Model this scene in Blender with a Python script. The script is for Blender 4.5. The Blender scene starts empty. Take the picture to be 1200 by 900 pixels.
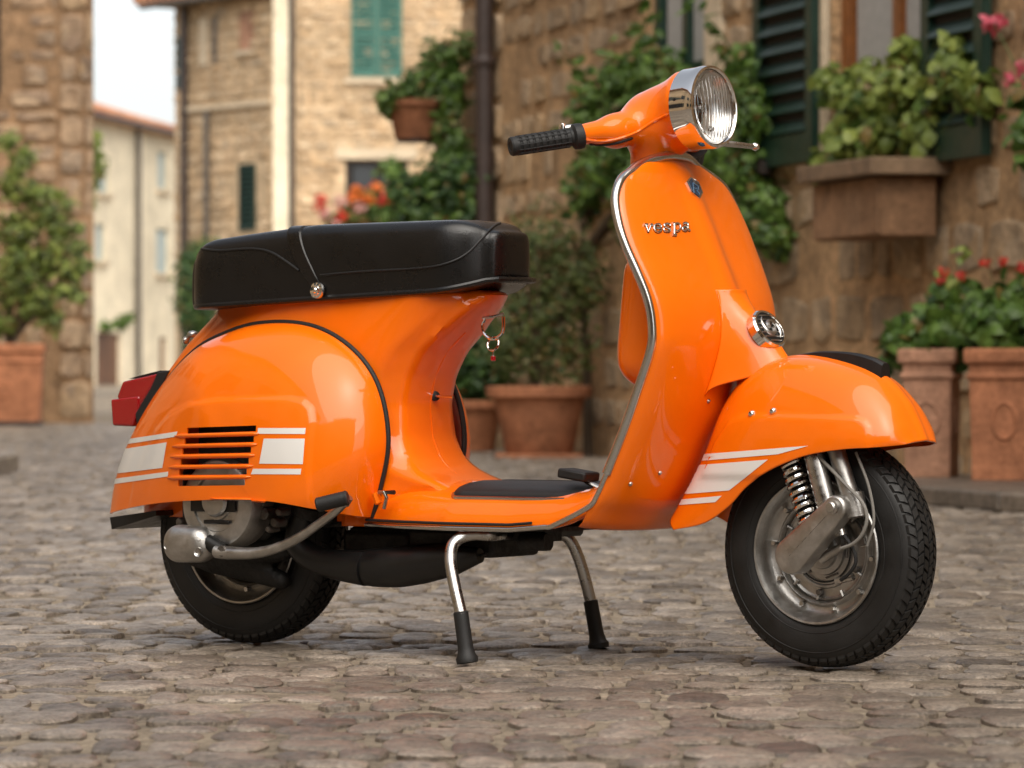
import bpy, bmesh, math, random
import numpy as np
from math import sin, cos, pi, radians, sqrt
from mathutils import Vector, Matrix
from mathutils.bvhtree import BVHTree

rnd = random.Random(7)
scene = bpy.context.scene
COL = scene.collection

# ------------------------------------------------------------------ camera
F = 5000.0            # focal length in photo pixels (1200 wide)
CAM_Z = 0.537
TILT = math.atan(10 / F)
cam_data = bpy.data.cameras.new("camera")
cam_data.sensor_width = 36.0
cam_data.lens = 150.0
cam_data.clip_start = 0.1
cam_data.clip_end = 2000.0
cam_data.dof.use_dof = True
cam_data.dof.focus_distance = 7.95
cam_data.dof.aperture_fstop = 7.5
cam_data.dof.aperture_blades = 9
cam = bpy.data.objects.new("camera", cam_data)
COL.objects.link(cam)
cam.location = (0, 0, CAM_Z)
cam.rotation_euler = (pi / 2 - TILT, 0, 0)
scene.camera = cam

# ------------------------------------------------------------------ sky, sun, exposure
SUN_EL, SUN_AZ = radians(50), radians(164)     # azimuth clockwise from +Y (north)
world = bpy.data.worlds.new("World")
scene.world = world
world.use_nodes = True
wn, wl = world.node_tree.nodes, world.node_tree.links
wn.clear()
sky = wn.new('ShaderNodeTexSky')
sky.sky_type = 'NISHITA'
sky.sun_disc = False
sky.sun_elevation = SUN_EL
sky.sun_rotation = SUN_AZ
sky.air_density = 1.0
sky.dust_density = 2.0
sky.ozone_density = 1.0
hs = wn.new('ShaderNodeHueSaturation')
hs.inputs['Saturation'].default_value = 0.30
bg = wn.new('ShaderNodeBackground')
bg.inputs['Strength'].default_value = 0.095
wo = wn.new('ShaderNodeOutputWorld')
wl.new(sky.outputs[0], hs.inputs['Color'])
wl.new(hs.outputs[0], bg.inputs['Color'])
wl.new(bg.outputs[0], wo.inputs['Surface'])
sun_data = bpy.data.lights.new("sun", 'SUN')
sun_data.energy = 1.5
sun_data.angle = radians(75)
sun_data.color = (1.0, 0.90, 0.76)
sun = bpy.data.objects.new("sun", sun_data)
COL.objects.link(sun)
sd = Vector((sin(SUN_AZ) * cos(SUN_EL), cos(SUN_AZ) * cos(SUN_EL), sin(SUN_EL)))
sun.rotation_euler = sd.to_track_quat('Z', 'Y').to_euler()
sun.location = (0, 0, 30)
scene.view_settings.view_transform = 'Standard'
scene.view_settings.look = 'None'
scene.view_settings.gamma = 1.0
scene.view_settings.exposure = 1.22
scene.render.engine = 'CYCLES'
scene.cycles.max_bounces = 8
scene.cycles.use_denoising = True
scene.cycles.caustics_reflective = False
scene.cycles.caustics_refractive = False

# ------------------------------------------------------------------ measuring: photo pixel -> place in the scene
CT, ST = cos(TILT), sin(TILT)
def ray(px, py):
    x = (px - 600) / F; z = -(py - 450) / F
    return Vector((x, CT + z * ST, -ST + z * CT))
def at(px, py, d):
    r = ray(px, py)
    return Vector((0, 0, CAM_Z)) + r * (d / r.y)
def gz(d):                                     # the street climbs very slightly away from the camera
    return 0.0034 * max(0.0, d - 9.5)
class Frame:
    """An upright frame in the world: origin on the ground, X forward, Y left, Z up."""
    def __init__(s, ox, oy, yaw):
        s.m = Matrix.Translation((ox, oy, 0)) @ Matrix.Rotation(-yaw, 4, 'Z'); s.i = s.m.inverted()
    def ray(s, px, py):
        return s.i @ Vector((0, 0, CAM_Z)), s.i.to_3x3() @ ray(px, py)
    def L(s, px, py, Y):
        o, d = s.ray(px, py); k = (Y - o.y) / d.y
        return o + d * k

# ------------------------------------------------------------------ mesh helpers
def link(name, me, mat, parent=None, smooth=True, sharp=40):
    o = bpy.data.objects.new(name, me)
    COL.objects.link(o)
    if mat is not None:
        me.materials.append(mat)
    if parent is not None:
        o.parent = parent
    if smooth:
        me.polygons.foreach_set('use_smooth', [True] * len(me.polygons))
        me.set_sharp_from_angle(angle=radians(sharp))
    return o
def mk(name, V, Fc, mat, parent=None, smooth=True, sharp=40, fix=False):
    me = bpy.data.meshes.new(name)
    me.from_pydata([tuple(v) for v in V], [], [tuple(int(i) for i in f) for f in Fc])
    if fix:
        bm = bmesh.new(); bm.from_mesh(me); bmesh.ops.recalc_face_normals(bm, faces=bm.faces); bm.to_mesh(me); bm.free()
    me.update()
    return link(name, me, mat, parent, smooth, sharp)
def empty(name, loc=(0, 0, 0), rz=0.0):
    o = bpy.data.objects.new(name, None)
    o.empty_display_size = 0.1
    COL.objects.link(o); o.location = loc; o.rotation_euler = (0, 0, rz)
    return o
def tag(o, label=None, cat=None, group=None, kind=None):
    if label: o['label'] = label
    if cat: o['category'] = cat
    if group: o['group'] = group
    if kind: o['kind'] = kind
    return o
def cr(P, n):
    """Smooth curve through points, n samples evenly along it."""
    P = np.array(P, float)
    if len(P) == 2:
        t = np.linspace(0, 1, n)[:, None]; return P[0] * (1 - t) + P[1] * t
    d = np.r_[0, np.cumsum(np.maximum(np.linalg.norm(np.diff(P[:, :], axis=0), axis=1), 1e-9) ** 0.5)]
    m = np.zeros_like(P)
    for i in range(len(P)):
        a, b = max(i - 1, 0), min(i + 1, len(P) - 1)
        m[i] = (P[b] - P[a]) / (d[b] - d[a])
    tt = np.linspace(0, d[-1], max(n * 6, 60))
    out = []
    for t in tt:
        i = min(max(np.searchsorted(d, t) - 1, 0), len(P) - 2)
        h = d[i + 1] - d[i]; s = (t - d[i]) / h
        out.append((2*s**3-3*s**2+1)*P[i] + (s**3-2*s**2+s)*h*m[i] + (-2*s**3+3*s**2)*P[i+1] + (s**3-s**2)*h*m[i+1])
    out = np.array(out)
    l = np.r_[0, np.cumsum(np.linalg.norm(np.diff(out, axis=0), axis=1))]
    q = np.linspace(0, l[-1], n)
    return np.stack([np.interp(q, l, out[:, k]) for k in range(P.shape[1])], 1)
def gridfaces(n, m, cu=False, cv=False, off=0):
    f = []
    for i in range(n if cu else n - 1):
        for j in range(m if cv else m - 1):
            i2, j2 = (i + 1) % n, (j + 1) % m
            f.append((off + i*m + j, off + i2*m + j, off + i2*m + j2, off + i*m + j2))
    return f
def orient(V, Fc, out):
    """flip so that faces point towards `out` (a direction, on average)"""
    V = np.array(V); a = 0.0
    for f in Fc[::max(1, len(Fc)//400)]:
        p = V[list(f)]; a += float(np.dot(np.cross(p[1]-p[0], p[2]-p[0]), out))
    return Fc if a > 0 else [f[::-1] for f in Fc]
class MB:
    def __init__(s): s.V, s.F = [], []
    def add(s, V, Fc):
        o = len(s.V); s.V += [tuple(v) for v in V]; s.F += [tuple(i + o for i in f) for f in Fc]; return s
    def box(s, c, size, M=None):
        x, y, z = [k / 2 for k in size]
        V = [Vector((sx*x, sy*y, sz*z)) for sx in (-1, 1) for sy in (-1, 1) for sz in (-1, 1)]
        if M is not None: V = [M @ v for v in V]
        V = [v + Vector(c) for v in V]
        return s.add(V, [(0,1,3,2), (4,6,7,5), (0,4,5,1), (2,3,7,6), (0,2,6,4), (1,5,7,3)])
    def tube(s, P, r, seg=12, cap=True, n=None, flat=1.0):
        P = np.array([tuple(p) for p in P], float)
        if n: 
            rr = np.interp(np.linspace(0, 1, n), np.linspace(0, 1, len(r)), r) if hasattr(r, '__len__') else r
            P = cr(P, n); r = rr
        k = len(P); r = np.full(k, r) if not hasattr(r, '__len__') else np.array(r)
        T = np.gradient(P, axis=0); T /= np.linalg.norm(T, axis=1)[:, None] + 1e-12
        up = np.array([0, 0, 1.0]) if abs(T[0][2]) < 0.9 else np.array([1.0, 0, 0])
        N = np.cross(T[0], up); N /= np.linalg.norm(N)
        V = []
        for i in range(k):
            N = N - T[i] * np.dot(N, T[i]); N /= np.linalg.norm(N); Bn = np.cross(T[i], N)
            for j in range(seg):
                a = 2*pi*j/seg; V.append(P[i] + r[i]*(cos(a)*N + flat*sin(a)*Bn))
        Fc = gridfaces(k, seg, False, True)
        if cap: Fc += [tuple(range(seg))[::-1], tuple(range((k-1)*seg, k*seg))]
        return s.add(V, [f[::-1] for f in Fc])
    def lathe(s, prof, c, axis, seg=32, ref=None, closed=False):
        """prof: (radius, height along axis)"""
        ax = Vector(axis).normalized(); c = Vector(c)
        a = Vector(ref) if ref else (Vector((0, 0, 1)) if abs(ax.z) < 0.9 else Vector((1, 0, 0)))
        a = (a - ax * a.dot(ax)).normalized(); b = ax.cross(a)
        V = []
        for (r, h) in prof:
            for j in range(seg):
                t = 2*pi*j/seg; V.append(c + ax*h + (a*cos(t) + b*sin(t))*max(r, 1e-5))
        return s.add(V, gridfaces(len(prof), seg, closed, True))
    def prism(s, poly, frm, depth):
        """poly: 2-D points mapped by frm(p, h) for h = 0 and depth"""
        n = len(poly)
        V = [frm(p, 0) for p in poly] + [frm(p, depth) for p in poly]
        return s.add(V, [tuple(range(n))[::-1], tuple(range(n, 2*n))] + [(i, (i+1) % n, n + (i+1) % n, n + i) for i in range(n)])
    def build(s, name, mat, parent=None, smooth=True, sharp=40, fix=True, bevel=0, bseg=2):
        o = mk(name, s.V, s.F, mat, parent, smooth, sharp, fix)
        if bevel:
            m = o.modifiers.new('bevel', 'BEVEL'); m.width = bevel; m.segments = bseg; m.limit_method = 'ANGLE'; m.angle_limit = radians(35)
            m.harden_normals = False
        return o
def solid(o, t, offset=-1):
    m = o.modifiers.new('thick', 'SOLIDIFY'); m.thickness = t; m.offset = offset
    return o
def baked(o):
    """apply the modifiers of o to its mesh"""
    dg = bpy.context.evaluated_depsgraph_get()
    me = bpy.data.meshes.new_from_object(o.evaluated_get(dg))
    o.modifiers.clear(); o.data = me
    return o

# ---- implicit shapes, blended and meshed
def rcone(p, a, b, ra, rb):
    a, b = np.array(a, float), np.array(b, float); ab = b - a
    t = np.clip(((p - a) @ ab) / (ab @ ab), 0, 1)
    return np.linalg.norm(p - a - t[..., None] * ab, axis=-1) - (ra + t * (rb - ra))
def ell(p, c, r):
    q = (p - np.array(c)); r = np.array(r, float)
    k0 = np.linalg.norm(q / r, axis=-1); k1 = np.linalg.norm(q / r**2, axis=-1) + 1e-9
    return k0 * (k0 - 1) / k1
def rbox(p, c, h, r):
    q = np.abs(p - np.array(c)) - (np.array(h) - r)
    return np.linalg.norm(np.maximum(q, 0), axis=-1) + np.minimum(q.max(-1), 0) - r
def smin(a, b, k):
    h = np.clip(0.5 + 0.5*(b - a)/k, 0, 1)
    return b*(1 - h) + a*h - k*h*(1 - h)
def surface(f, lo, hi, h):
    lo, hi = np.array(lo, float), np.array(hi, float)
    n = np.ceil((hi - lo) / h).astype(int) + 1
    ax = [lo[k] + h*np.arange(n[k]) for k in range(3)]
    P = np.stack(np.meshgrid(*ax, indexing='ij'), -1)
    S = f(P); I = S < 0
    c = [S[i:n[0]-1+i, j:n[1]-1+j, k:n[2]-1+k] for i in (0,1) for j in (0,1) for k in (0,1)]
    inn = sum((x < 0).astype(int) for x in c)
    act = (inn > 0) & (inn < 8)
    idx = -np.ones(act.shape, int); cells = np.argwhere(act); idx[act] = np.arange(len(cells))
    cv = np.stack([x[act] for x in c], 1)
    off = np.array([(i, j, k) for i in (0,1) for j in (0,1) for k in (0,1)], float)
    acc = np.zeros((len(cells), 3)); cnt = np.zeros(len(cells))
    for a in range(8):
        for b in range(a+1, 8):
            if abs(off[a]-off[b]).sum() != 1: continue
            m = (cv[:, a] < 0) != (cv[:, b] < 0)
            t = cv[m, a] / (cv[m, a] - cv[m, b])
            acc[m] += off[a] + t[:, None]*(off[b]-off[a]); cnt[m] += 1
    V = lo + h*(cells + acc/cnt[:, None])
    Fc = []
    for k in range(3):
        u, v = (k+1) % 3, (k+2) % 3
        sl0 = [slice(None)]*3; sl1 = [slice(None)]*3; sl0[k] = slice(0, n[k]-1); sl1[k] = slice(1, n[k])
        ch = np.argwhere(I[tuple(sl0)] != I[tuple(sl1)])
        ch = ch[(ch[:, u] > 0) & (ch[:, v] > 0) & (ch[:, u] < n[u]-1) & (ch[:, v] < n[v]-1)]
        eu = np.zeros(3, int); eu[u] = 1; ev = np.zeros(3, int); ev[v] = 1
        q = [ch - eu - ev, ch - ev, ch, ch - eu]
        Q = np.stack([idx[tuple(x.T)] for x in q], 1)
        fl = I[tuple(ch.T)]
        Q[~fl] = Q[~fl][:, ::-1]
        Fc += Q.tolist()
    e = h*0.2
    for _ in range(3):
        s0 = f(V); g = np.stack([f(V + e*np.eye(3)[k]) - s0 for k in range(3)], 1)/e
        V = V - np.clip(s0, -h, h)[:, None]*g/np.maximum((g*g).sum(1), .2)[:, None]
    return V, Fc

# ------------------------------------------------------------------ materials
def nmat(name):
    m = bpy.data.materials.new(name); m.use_nodes = True
    nt = m.node_tree; b = nt.nodes['Principled BSDF']
    return m, nt, b
def add(nt, t, **kw):
    n = nt.nodes.new(t)
    for k, v in kw.items(): setattr(n, k, v)
    return n
def simple(name, col, rough=0.5, metal=0.0, coat=0.0, bump=0.0, bscale=200.0, var=0.0, vscale=6.0, rvar=0.0, spec=0.5, coord='Object', coat_rough=0.03):
    m, nt, b = nmat(name)
    b.inputs['Base Color'].default_value = (*col, 1); b.inputs['Roughness'].default_value = rough
    b.inputs['Metallic'].default_value = metal; b.inputs['Coat Weight'].default_value = coat
    b.inputs['Coat Roughness'].default_value = coat_rough; b.inputs['Specular IOR Level'].default_value = spec
    tc = add(nt, 'ShaderNodeTexCoord')
    if var or rvar:
        nz = add(nt, 'ShaderNodeTexNoise'); nz.inputs['Scale'].default_value = vscale; nz.inputs['Detail'].default_value = 8; nz.inputs['Roughness'].default_value = .65
        nt.links.new(tc.outputs[coord], nz.inputs['Vector'])
        if var:
            mr = add(nt, 'ShaderNodeMapRange'); mr.inputs[1].default_value = .3; mr.inputs[2].default_value = .7
            mr.inputs[3].default_value = 1 - var; mr.inputs[4].default_value = 1 + var
            nt.links.new(nz.outputs[0], mr.inputs[0])
            mx = add(nt, 'ShaderNodeMix', data_type='RGBA', blend_type='MULTIPLY'); mx.inputs[0].default_value = 1
            mx.inputs[6].default_value = (*col, 1); nt.links.new(mr.outputs[0], mx.inputs[7]); nt.links.new(mx.outputs[2], b.inputs['Base Color'])
        if rvar:
            mr = add(nt, 'ShaderNodeMapRange'); mr.inputs[1].default_value = .3; mr.inputs[2].default_value = .7
            mr.inputs[3].default_value = max(0, rough - rvar); mr.inputs[4].default_value = rough + rvar
            nt.links.new(nz.outputs[0], mr.inputs[0]); nt.links.new(mr.outputs[0], b.inputs['Roughness'])
    if bump:
        nb = add(nt, 'ShaderNodeTexNoise'); nb.inputs['Scale'].default_value = bscale; nb.inputs['Detail'].default_value = 5
        nt.links.new(tc.outputs[coord], nb.inputs['Vector'])
        bp = add(nt, 'ShaderNodeBump'); bp.inputs['Strength'].default_value = bump; bp.inputs['Distance'].default_value = 1.0 / bscale
        nt.links.new(nb.outputs[0], bp.inputs['Height']); nt.links.new(bp.outputs[0], b.inputs['Normal'])
    return m
def masonry(name, cols, rough=0.85, scale=9.0, bump=.6, spec=.25, stain=.35, rvar=0.0, grain=.8):
    """stone: one hue per piece (object or island), mottled, stained, rough"""
    m, nt, b = nmat(name); L = nt.links.new
    tc = add(nt, 'ShaderNodeTexCoord'); geo = add(nt, 'ShaderNodeNewGeometry'); oi = add(nt, 'ShaderNodeObjectInfo')
    sm = add(nt, 'ShaderNodeMath', operation='ADD'); L(geo.outputs['Random Per Island'], sm.inputs[0]); L(oi.outputs['Random'], sm.inputs[1])
    fr = add(nt, 'ShaderNodeMath', operation='FRACT'); L(sm.outputs[0], fr.inputs[0])
    rp = add(nt, 'ShaderNodeValToRGB'); e = rp.color_ramp.elements
    e[0].color = (*cols[0], 1); e[1].color = (*cols[-1], 1)
    for i, c in enumerate(cols[1:-1]):
        x = e.new((i+1)/(len(cols)-1)); x.color = (*c, 1)
    L(fr.outputs[0], rp.inputs[0])
    n1 = add(nt, 'ShaderNodeTexNoise'); n1.inputs['Scale'].default_value = scale; n1.inputs['Detail'].default_value = 9; n1.inputs['Roughness'].default_value = .7
    n2 = add(nt, 'ShaderNodeTexNoise'); n2.inputs['Scale'].default_value = scale*.12; n2.inputs['Detail'].default_value = 4
    L(geo.outputs['Position'], n1.inputs['Vector']); L(geo.outputs['Position'], n2.inputs['Vector'])
    def rng(n, a, bb):
        r = add(nt, 'ShaderNodeMapRange'); r.inputs[1].default_value = .3; r.inputs[2].default_value = .7; r.inputs[3].default_value = a; r.inputs[4].default_value = bb
        L(n.outputs[0], r.inputs[0]); return r
    r1, r2 = rng(n1, 1 - stain, 1 + stain*.8), rng(n2, 1 - stain*.7, 1 + stain*.6)
    mu = add(nt, 'ShaderNodeMath', operation='MULTIPLY'); L(r1.outputs[0], mu.inputs[0]); L(r2.outputs[0], mu.inputs[1])
    mx = add(nt, 'ShaderNodeMix', data_type='RGBA', blend_type='MULTIPLY'); mx.inputs[0].default_value = 1
    L(rp.outputs[0], mx.inputs[6]); L(mu.outputs[0], mx.inputs[7]); L(mx.outputs[2], b.inputs['Base Color'])
    b.inputs['Roughness'].default_value = rough; b.inputs['Specular IOR Level'].default_value = spec
    if rvar:
        r3 = rng(n1, rough + rvar, rough - rvar); L(r3.outputs[0], b.inputs['Roughness'])
    n3 = add(nt, 'ShaderNodeTexNoise'); n3.inputs['Scale'].default_value = scale*7; n3.inputs['Detail'].default_value = 6; n3.inputs['Roughness'].default_value = .7
    L(geo.outputs['Position'], n3.inputs['Vector'])
    r4 = rng(n3, 1 - stain*grain, 1 + stain*grain); mu2 = add(nt, 'ShaderNodeMath', operation='MULTIPLY'); L(mu.outputs[0], mu2.inputs[0]); L(r4.outputs[0], mu2.inputs[1]); L(mu2.outputs[0], mx.inputs[7])
    bp = add(nt, 'ShaderNodeBump'); bp.inputs['Strength'].default_value = bump; bp.inputs['Distance'].default_value = .25/scale
    L(n1.outputs[0], bp.inputs['Height'])
    bp2 = add(nt, 'ShaderNodeBump'); bp2.inputs['Strength'].default_value = bump*.8; bp2.inputs['Distance'].default_value = .06/scale
    L(n3.outputs[0], bp2.inputs['Height']); L(bp.outputs[0], bp2.inputs['Normal']); L(bp2.outputs[0], b.inputs['Normal'])
    return m
def leafmat(name, c0, c1, trans=.35, rough=.45, dead=False):
    m, nt, b = nmat(name); L = nt.links.new
    geo = add(nt, 'ShaderNodeNewGeometry'); rp = add(nt, 'ShaderNodeValToRGB')
    rp.color_ramp.elements[0].color = (*c0, 1); rp.color_ramp.elements[1].color = (*c1, 1)
    if dead:
        x = rp.color_ramp.elements.new(.93); x.color = (*c1, 1); x = rp.color_ramp.elements.new(.955); x.color = (.20, .14, .04, 1); rp.color_ramp.elements[-1].color = (.24, .17, .05, 1)
    L(geo.outputs['Random Per Island'], rp.inputs[0]); L(rp.outputs[0], b.inputs['Base Color'])
    b.inputs['Roughness'].default_value = rough
    tr = add(nt, 'ShaderNodeBsdfTranslucent'); L(rp.outputs[0], tr.inputs['Color'])
    mx = add(nt, 'ShaderNodeMixShader'); mx.inputs[0].default_value = trans
    L(b.outputs[0], mx.inputs[1]); L(tr.outputs[0], mx.inputs[2]); L(mx.outputs[0], nt.nodes['Material Output'].inputs['Surface'])
    return m

M = {}
M['orange'] = simple('orange_paint', (.93, .168, .0015), rough=.38, coat=.85, spec=.15, var=.035, vscale=9, rvar=.05, coat_rough=.025, bump=.012, bscale=35)
def dusty(m):
    """uneven film of dust and polish haze in the clear coat"""
    nt = m.node_tree; b = nt.nodes['Principled BSDF']; tc = add(nt, 'ShaderNodeTexCoord')
    n = add(nt, 'ShaderNodeTexNoise'); n.inputs['Scale'].default_value = 7; n.inputs['Detail'].default_value = 10; n.inputs['Roughness'].default_value = .75
    nt.links.new(tc.outputs['Object'], n.inputs['Vector'])
    r = add(nt, 'ShaderNodeMapRange'); r.inputs[1].default_value = .42; r.inputs[2].default_value = .75; r.inputs[3].default_value = .018; r.inputs[4].default_value = .16
    nt.links.new(n.outputs[0], r.inputs[0]); nt.links.new(r.outputs[0], b.inputs['Coat Roughness'])
dusty(M['orange'])
M['white'] = simple('white_vinyl', (.80, .79, .76), rough=.35, coat=.6)
M['chrome'] = simple('chrome', (.80, .79, .77), rough=.07, metal=1, rvar=.04, vscale=30)
M['steel'] = simple('brushed_steel', (.50, .49, .47), rough=.30, metal=1, rvar=.12, var=.12, vscale=40)
M['trim'] = simple('polished_trim', (.62, .61, .59), rough=.22, metal=1, rvar=.06, vscale=15)
M['alu'] = simple('cast_aluminium', (.46, .45, .43), rough=.42, metal=1, rvar=.12, var=.25, vscale=28, bump=.15, bscale=300)
M['grime'] = simple('grimy_aluminium', (.17, .155, .14), rough=.55, metal=.8, rvar=.15, var=.5, vscale=35, bump=.3, bscale=200)
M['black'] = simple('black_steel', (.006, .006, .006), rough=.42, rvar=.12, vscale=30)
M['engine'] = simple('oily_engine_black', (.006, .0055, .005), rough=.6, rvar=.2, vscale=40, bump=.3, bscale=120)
M['rubber'] = simple('black_rubber', (.009, .009, .009), rough=.6, var=.3, vscale=20, bump=.15, bscale=300)
M['tyre'] = simple('tyre_rubber', (.0105, .010, .0095), rough=.57, rvar=.12, var=.6, vscale=12, bump=.1, bscale=250)
M['vinyl'] = simple('black_vinyl', (.0045, .0043, .0043), rough=.30, rvar=.08, vscale=14, bump=.14, bscale=380)
M['piping'] = simple('black_piping', (.007, .007, .007), rough=.4)
M['reflector'] = simple('reflector', (.90, .90, .89), rough=.28, metal=1)
M['blue'] = simple('blue_enamel', (.012, .045, .10), rough=.2, coat=1)
M['paleblue'] = simple('pale_blue_enamel', (.12, .22, .33), rough=.25, coat=.5)
M['cable'] = simple('grey_cable', (.22, .21, .19), rough=.5)
def glass_mat(name, col, rough, trans):
    m, nt, b = nmat(name)
    b.inputs['Base Color'].default_value = (*col, 1); b.inputs['Roughness'].default_value = rough
    b.inputs['Transmission Weight'].default_value = trans; b.inputs['IOR'].default_value = 1.45
    return m
M['redlens'] = glass_mat('red_lens', (.45, .004, .010), .12, .35)
M['redlens'].node_tree.nodes['Principled BSDF'].inputs['Coat Weight'].default_value = 1
M['glass'] = glass_mat('clear_glass', (.97, .97, .97), .02, 1.0)
# ================================================================== THE SCOOTER
B = Frame(-.519, 8.57, radians(33))            # body frame: origin under the rear axle, X to the front wheel
G = Frame(.584, 7.85, radians(37))             # front wheel and fork, turned a few degrees to the right
col_top = B.L(790, 186, 0)
gw = B.m @ Vector((col_top.x, 0, 0))
G2 = Frame(gw.x, gw.y, radians(37))            # handlebar, turned like the fork
scooter = empty('motor_scooter', (-.519, 8.57, 0), -radians(33))
tag(scooter, 'glossy orange motor scooter with white stripes and black seat on its centre stand', 'scooter')
G_B, G2_B = B.i @ G.m, B.i @ G2.m              # into the body frame
def gl(px, py, Y): return G_B @ G.L(px, py, Y)
def hl(px, py, Y): return G2_B @ G2.L(px, py, Y)
def bl(px, py, Y): return B.L(px, py, Y)
GY = (G_B.to_3x3() @ Vector((0, 1, 0)))        # axle direction of the front wheel, away from the camera
RW = 0.215
AX_F = G_B @ Vector((0, 0, RW)); AX_R = Vector((0, 0, RW))
def part(mb, name, mat, parent=scooter, **kw): return mb.build(name, M[mat], parent, **kw)
def bvh(o):
    me = o.data
    return BVHTree.FromPolygons([v.co.copy() for v in me.vertices], [tuple(p.vertices) for p in me.polygons])
def hit(tree, px, py, off=0.001):
    o, d = B.ray(px, py)
    h = tree.ray_cast(o, d.normalized())
    if h[0] is None: return None
    n = h[1]
    if n.dot(d) > 0: n = -n
    return h[0] + n*off
def hits(tree, quad, nx, ny, off):
    """a patch lying on a surface: four photo corners"""
    a, b, c, d = [Vector(q) for q in quad]; V = []
    last = None
    for i in range(nx + 1):
        for j in range(ny + 1):
            s, t = i/nx, j/ny
            p = (a*(1-s) + b*s)*(1-t) + (d*(1-s) + c*s)*t
            cq = (a + b + c + d)/4; h = None
            for k in range(40):                  # a corner that falls off the surface slides back onto it
                h = hit(tree, p.x, p.y, off)
                if h is not None: break
                p = p + (cq - p)*.03
            V.append(h if h is not None else (V[-1] if V and V[-1] is not None else Vector((0, 0, 0))))
    return V, gridfaces(nx + 1, ny + 1)
def decal(tree, quad, name, mat, parent, nx=16, ny=6, off=.0008, thick=0):
    V, Fc = hits(tree, quad, nx, ny, off)
    o = mk(name, V, Fc, M[mat], parent)
    return o
def archloft(rows, N, K, n=2.4, m=2.4):
    """rows: (Xe, Ze, W, Xc, Zc) - edge at Y=+-W, centre at Y=0; a smooth vault across each row"""
    R = cr(rows, N); V = np.zeros((N, K, 3))
    for j, ph in enumerate(np.linspace(-pi/2, pi/2, K)):
        u, c = sin(ph), cos(ph)
        yy = math.copysign(abs(u)**(2/n), u); b = abs(c)**(2/m)
        V[:, j, 0] = R[:, 0] + (R[:, 3]-R[:, 0])*b; V[:, j, 1] = R[:, 2]*yy; V[:, j, 2] = R[:, 1] + (R[:, 4]-R[:, 1])*b
    return V
def normals(V):
    du = np.gradient(V, axis=0); dv = np.gradient(V, axis=1)
    n = np.cross(du, dv); return n/(np.linalg.norm(n, axis=-1, keepdims=True) + 1e-12)
def sdpoly(P, poly):
    """signed distance of 2-D points to a polygon, negative inside"""
    P = np.asarray(P); poly = np.asarray(poly, float); d = np.full(P.shape[:-1], 1e9); ins = np.zeros(P.shape[:-1], bool)
    for i in range(len(poly)):
        a, b = poly[i], poly[(i+1) % len(poly)]; e = b - a; w = P - a
        t = np.clip((w @ e)/(e @ e), 0, 1); d = np.minimum(d, np.linalg.norm(w - t[..., None]*e, axis=-1))
        c = ((a[1] <= P[..., 1]) != (b[1] <= P[..., 1]))
        with np.errstate(divide='ignore', invalid='ignore'):
            xs = a[0] + (P[..., 1]-a[1])*(b[0]-a[0])/(b[1]-a[1] if b[1] != a[1] else 1e-12)
        ins ^= c & (P[..., 0] < xs)
    return np.where(ins, -d, d)
def sstep(x): x = np.clip(x, 0, 1); return x*x*(3 - 2*x)

# ------------------------------------------------------------------ leg shield
edge_px = [(753,191,.10),(739,201,.15),(727,212,.19),(721,233,.217),(725,262,.23),(734,290,.232),(748,322,.228),(759,351,.223),
           (764,379,.22),(763,408,.22),(746,461,.22),(729,509,.22),(711,555,.22),(700,580,.22),(690,594,.22)]
cen = [(.985,.946),(1.002,.914),(1.035,.851),(1.073,.762),(1.111,.674),(1.118,.60),(1.095,.50),(1.05,.40),(1.01,.32),(.985,.285),(.955,.262)]
cenZ = cr(cen, 200)[::-1][:, ::-1]
for _ in range(60): cenZ[1:-1] = (cenZ[:-2] + 2*cenZ[1:-1] + cenZ[2:])/4
rows = []
for px, py, w in edge_px:
    e = bl(px, py, -w); t = (e.z - .294)/(.933 - .294)
    zc = .275 + t*(.944 - .275)
    rows.append((e.x, e.z, w, float(np.interp(zc, cenZ[:, 0], cenZ[:, 1])), zc))
rows.insert(0, (.985, .943, .045, .986, .947))
rows.append((.912, .266, .212, .955, .256)); rows.append((.895, .256, .20, .945, .246))
V = archloft(rows, 130, 91, 2.0, 2.3)
N_ = normals(V); sgn = 1 if N_[60, 45, 0] > 0 else -1
sp = np.exp(-np.abs(V[..., 1]/.032)**2.6) * sstep((V[..., 2]-.40)/.1) * sstep((.945-V[..., 2])/.03)
V += (N_*sgn)*(sp*.008)[..., None]
shape = V.reshape(-1, 3); fc = orient(shape, gridfaces(130, 91), (1, 0, 0))
shield = mk('leg_shield', shape, fc, M['orange'], scooter, sharp=60); solid(shield, .004)
T_sh = bvh(shield)
# trim that runs round the shield and along the floor edge
near = [bl(px, py, -w) for px, py, w in edge_px]
half = [Vector((.986, -.04, .948))] + near
rim_up = half[:14]; rim_all = [Vector((p.x, -p.y, p.z)) for p in rim_up[::-1]] + rim_up
part(MB().tube(rim_all, .0088, 12, n=150, flat=1.0), 'shield_trim', 'trim')

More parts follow.
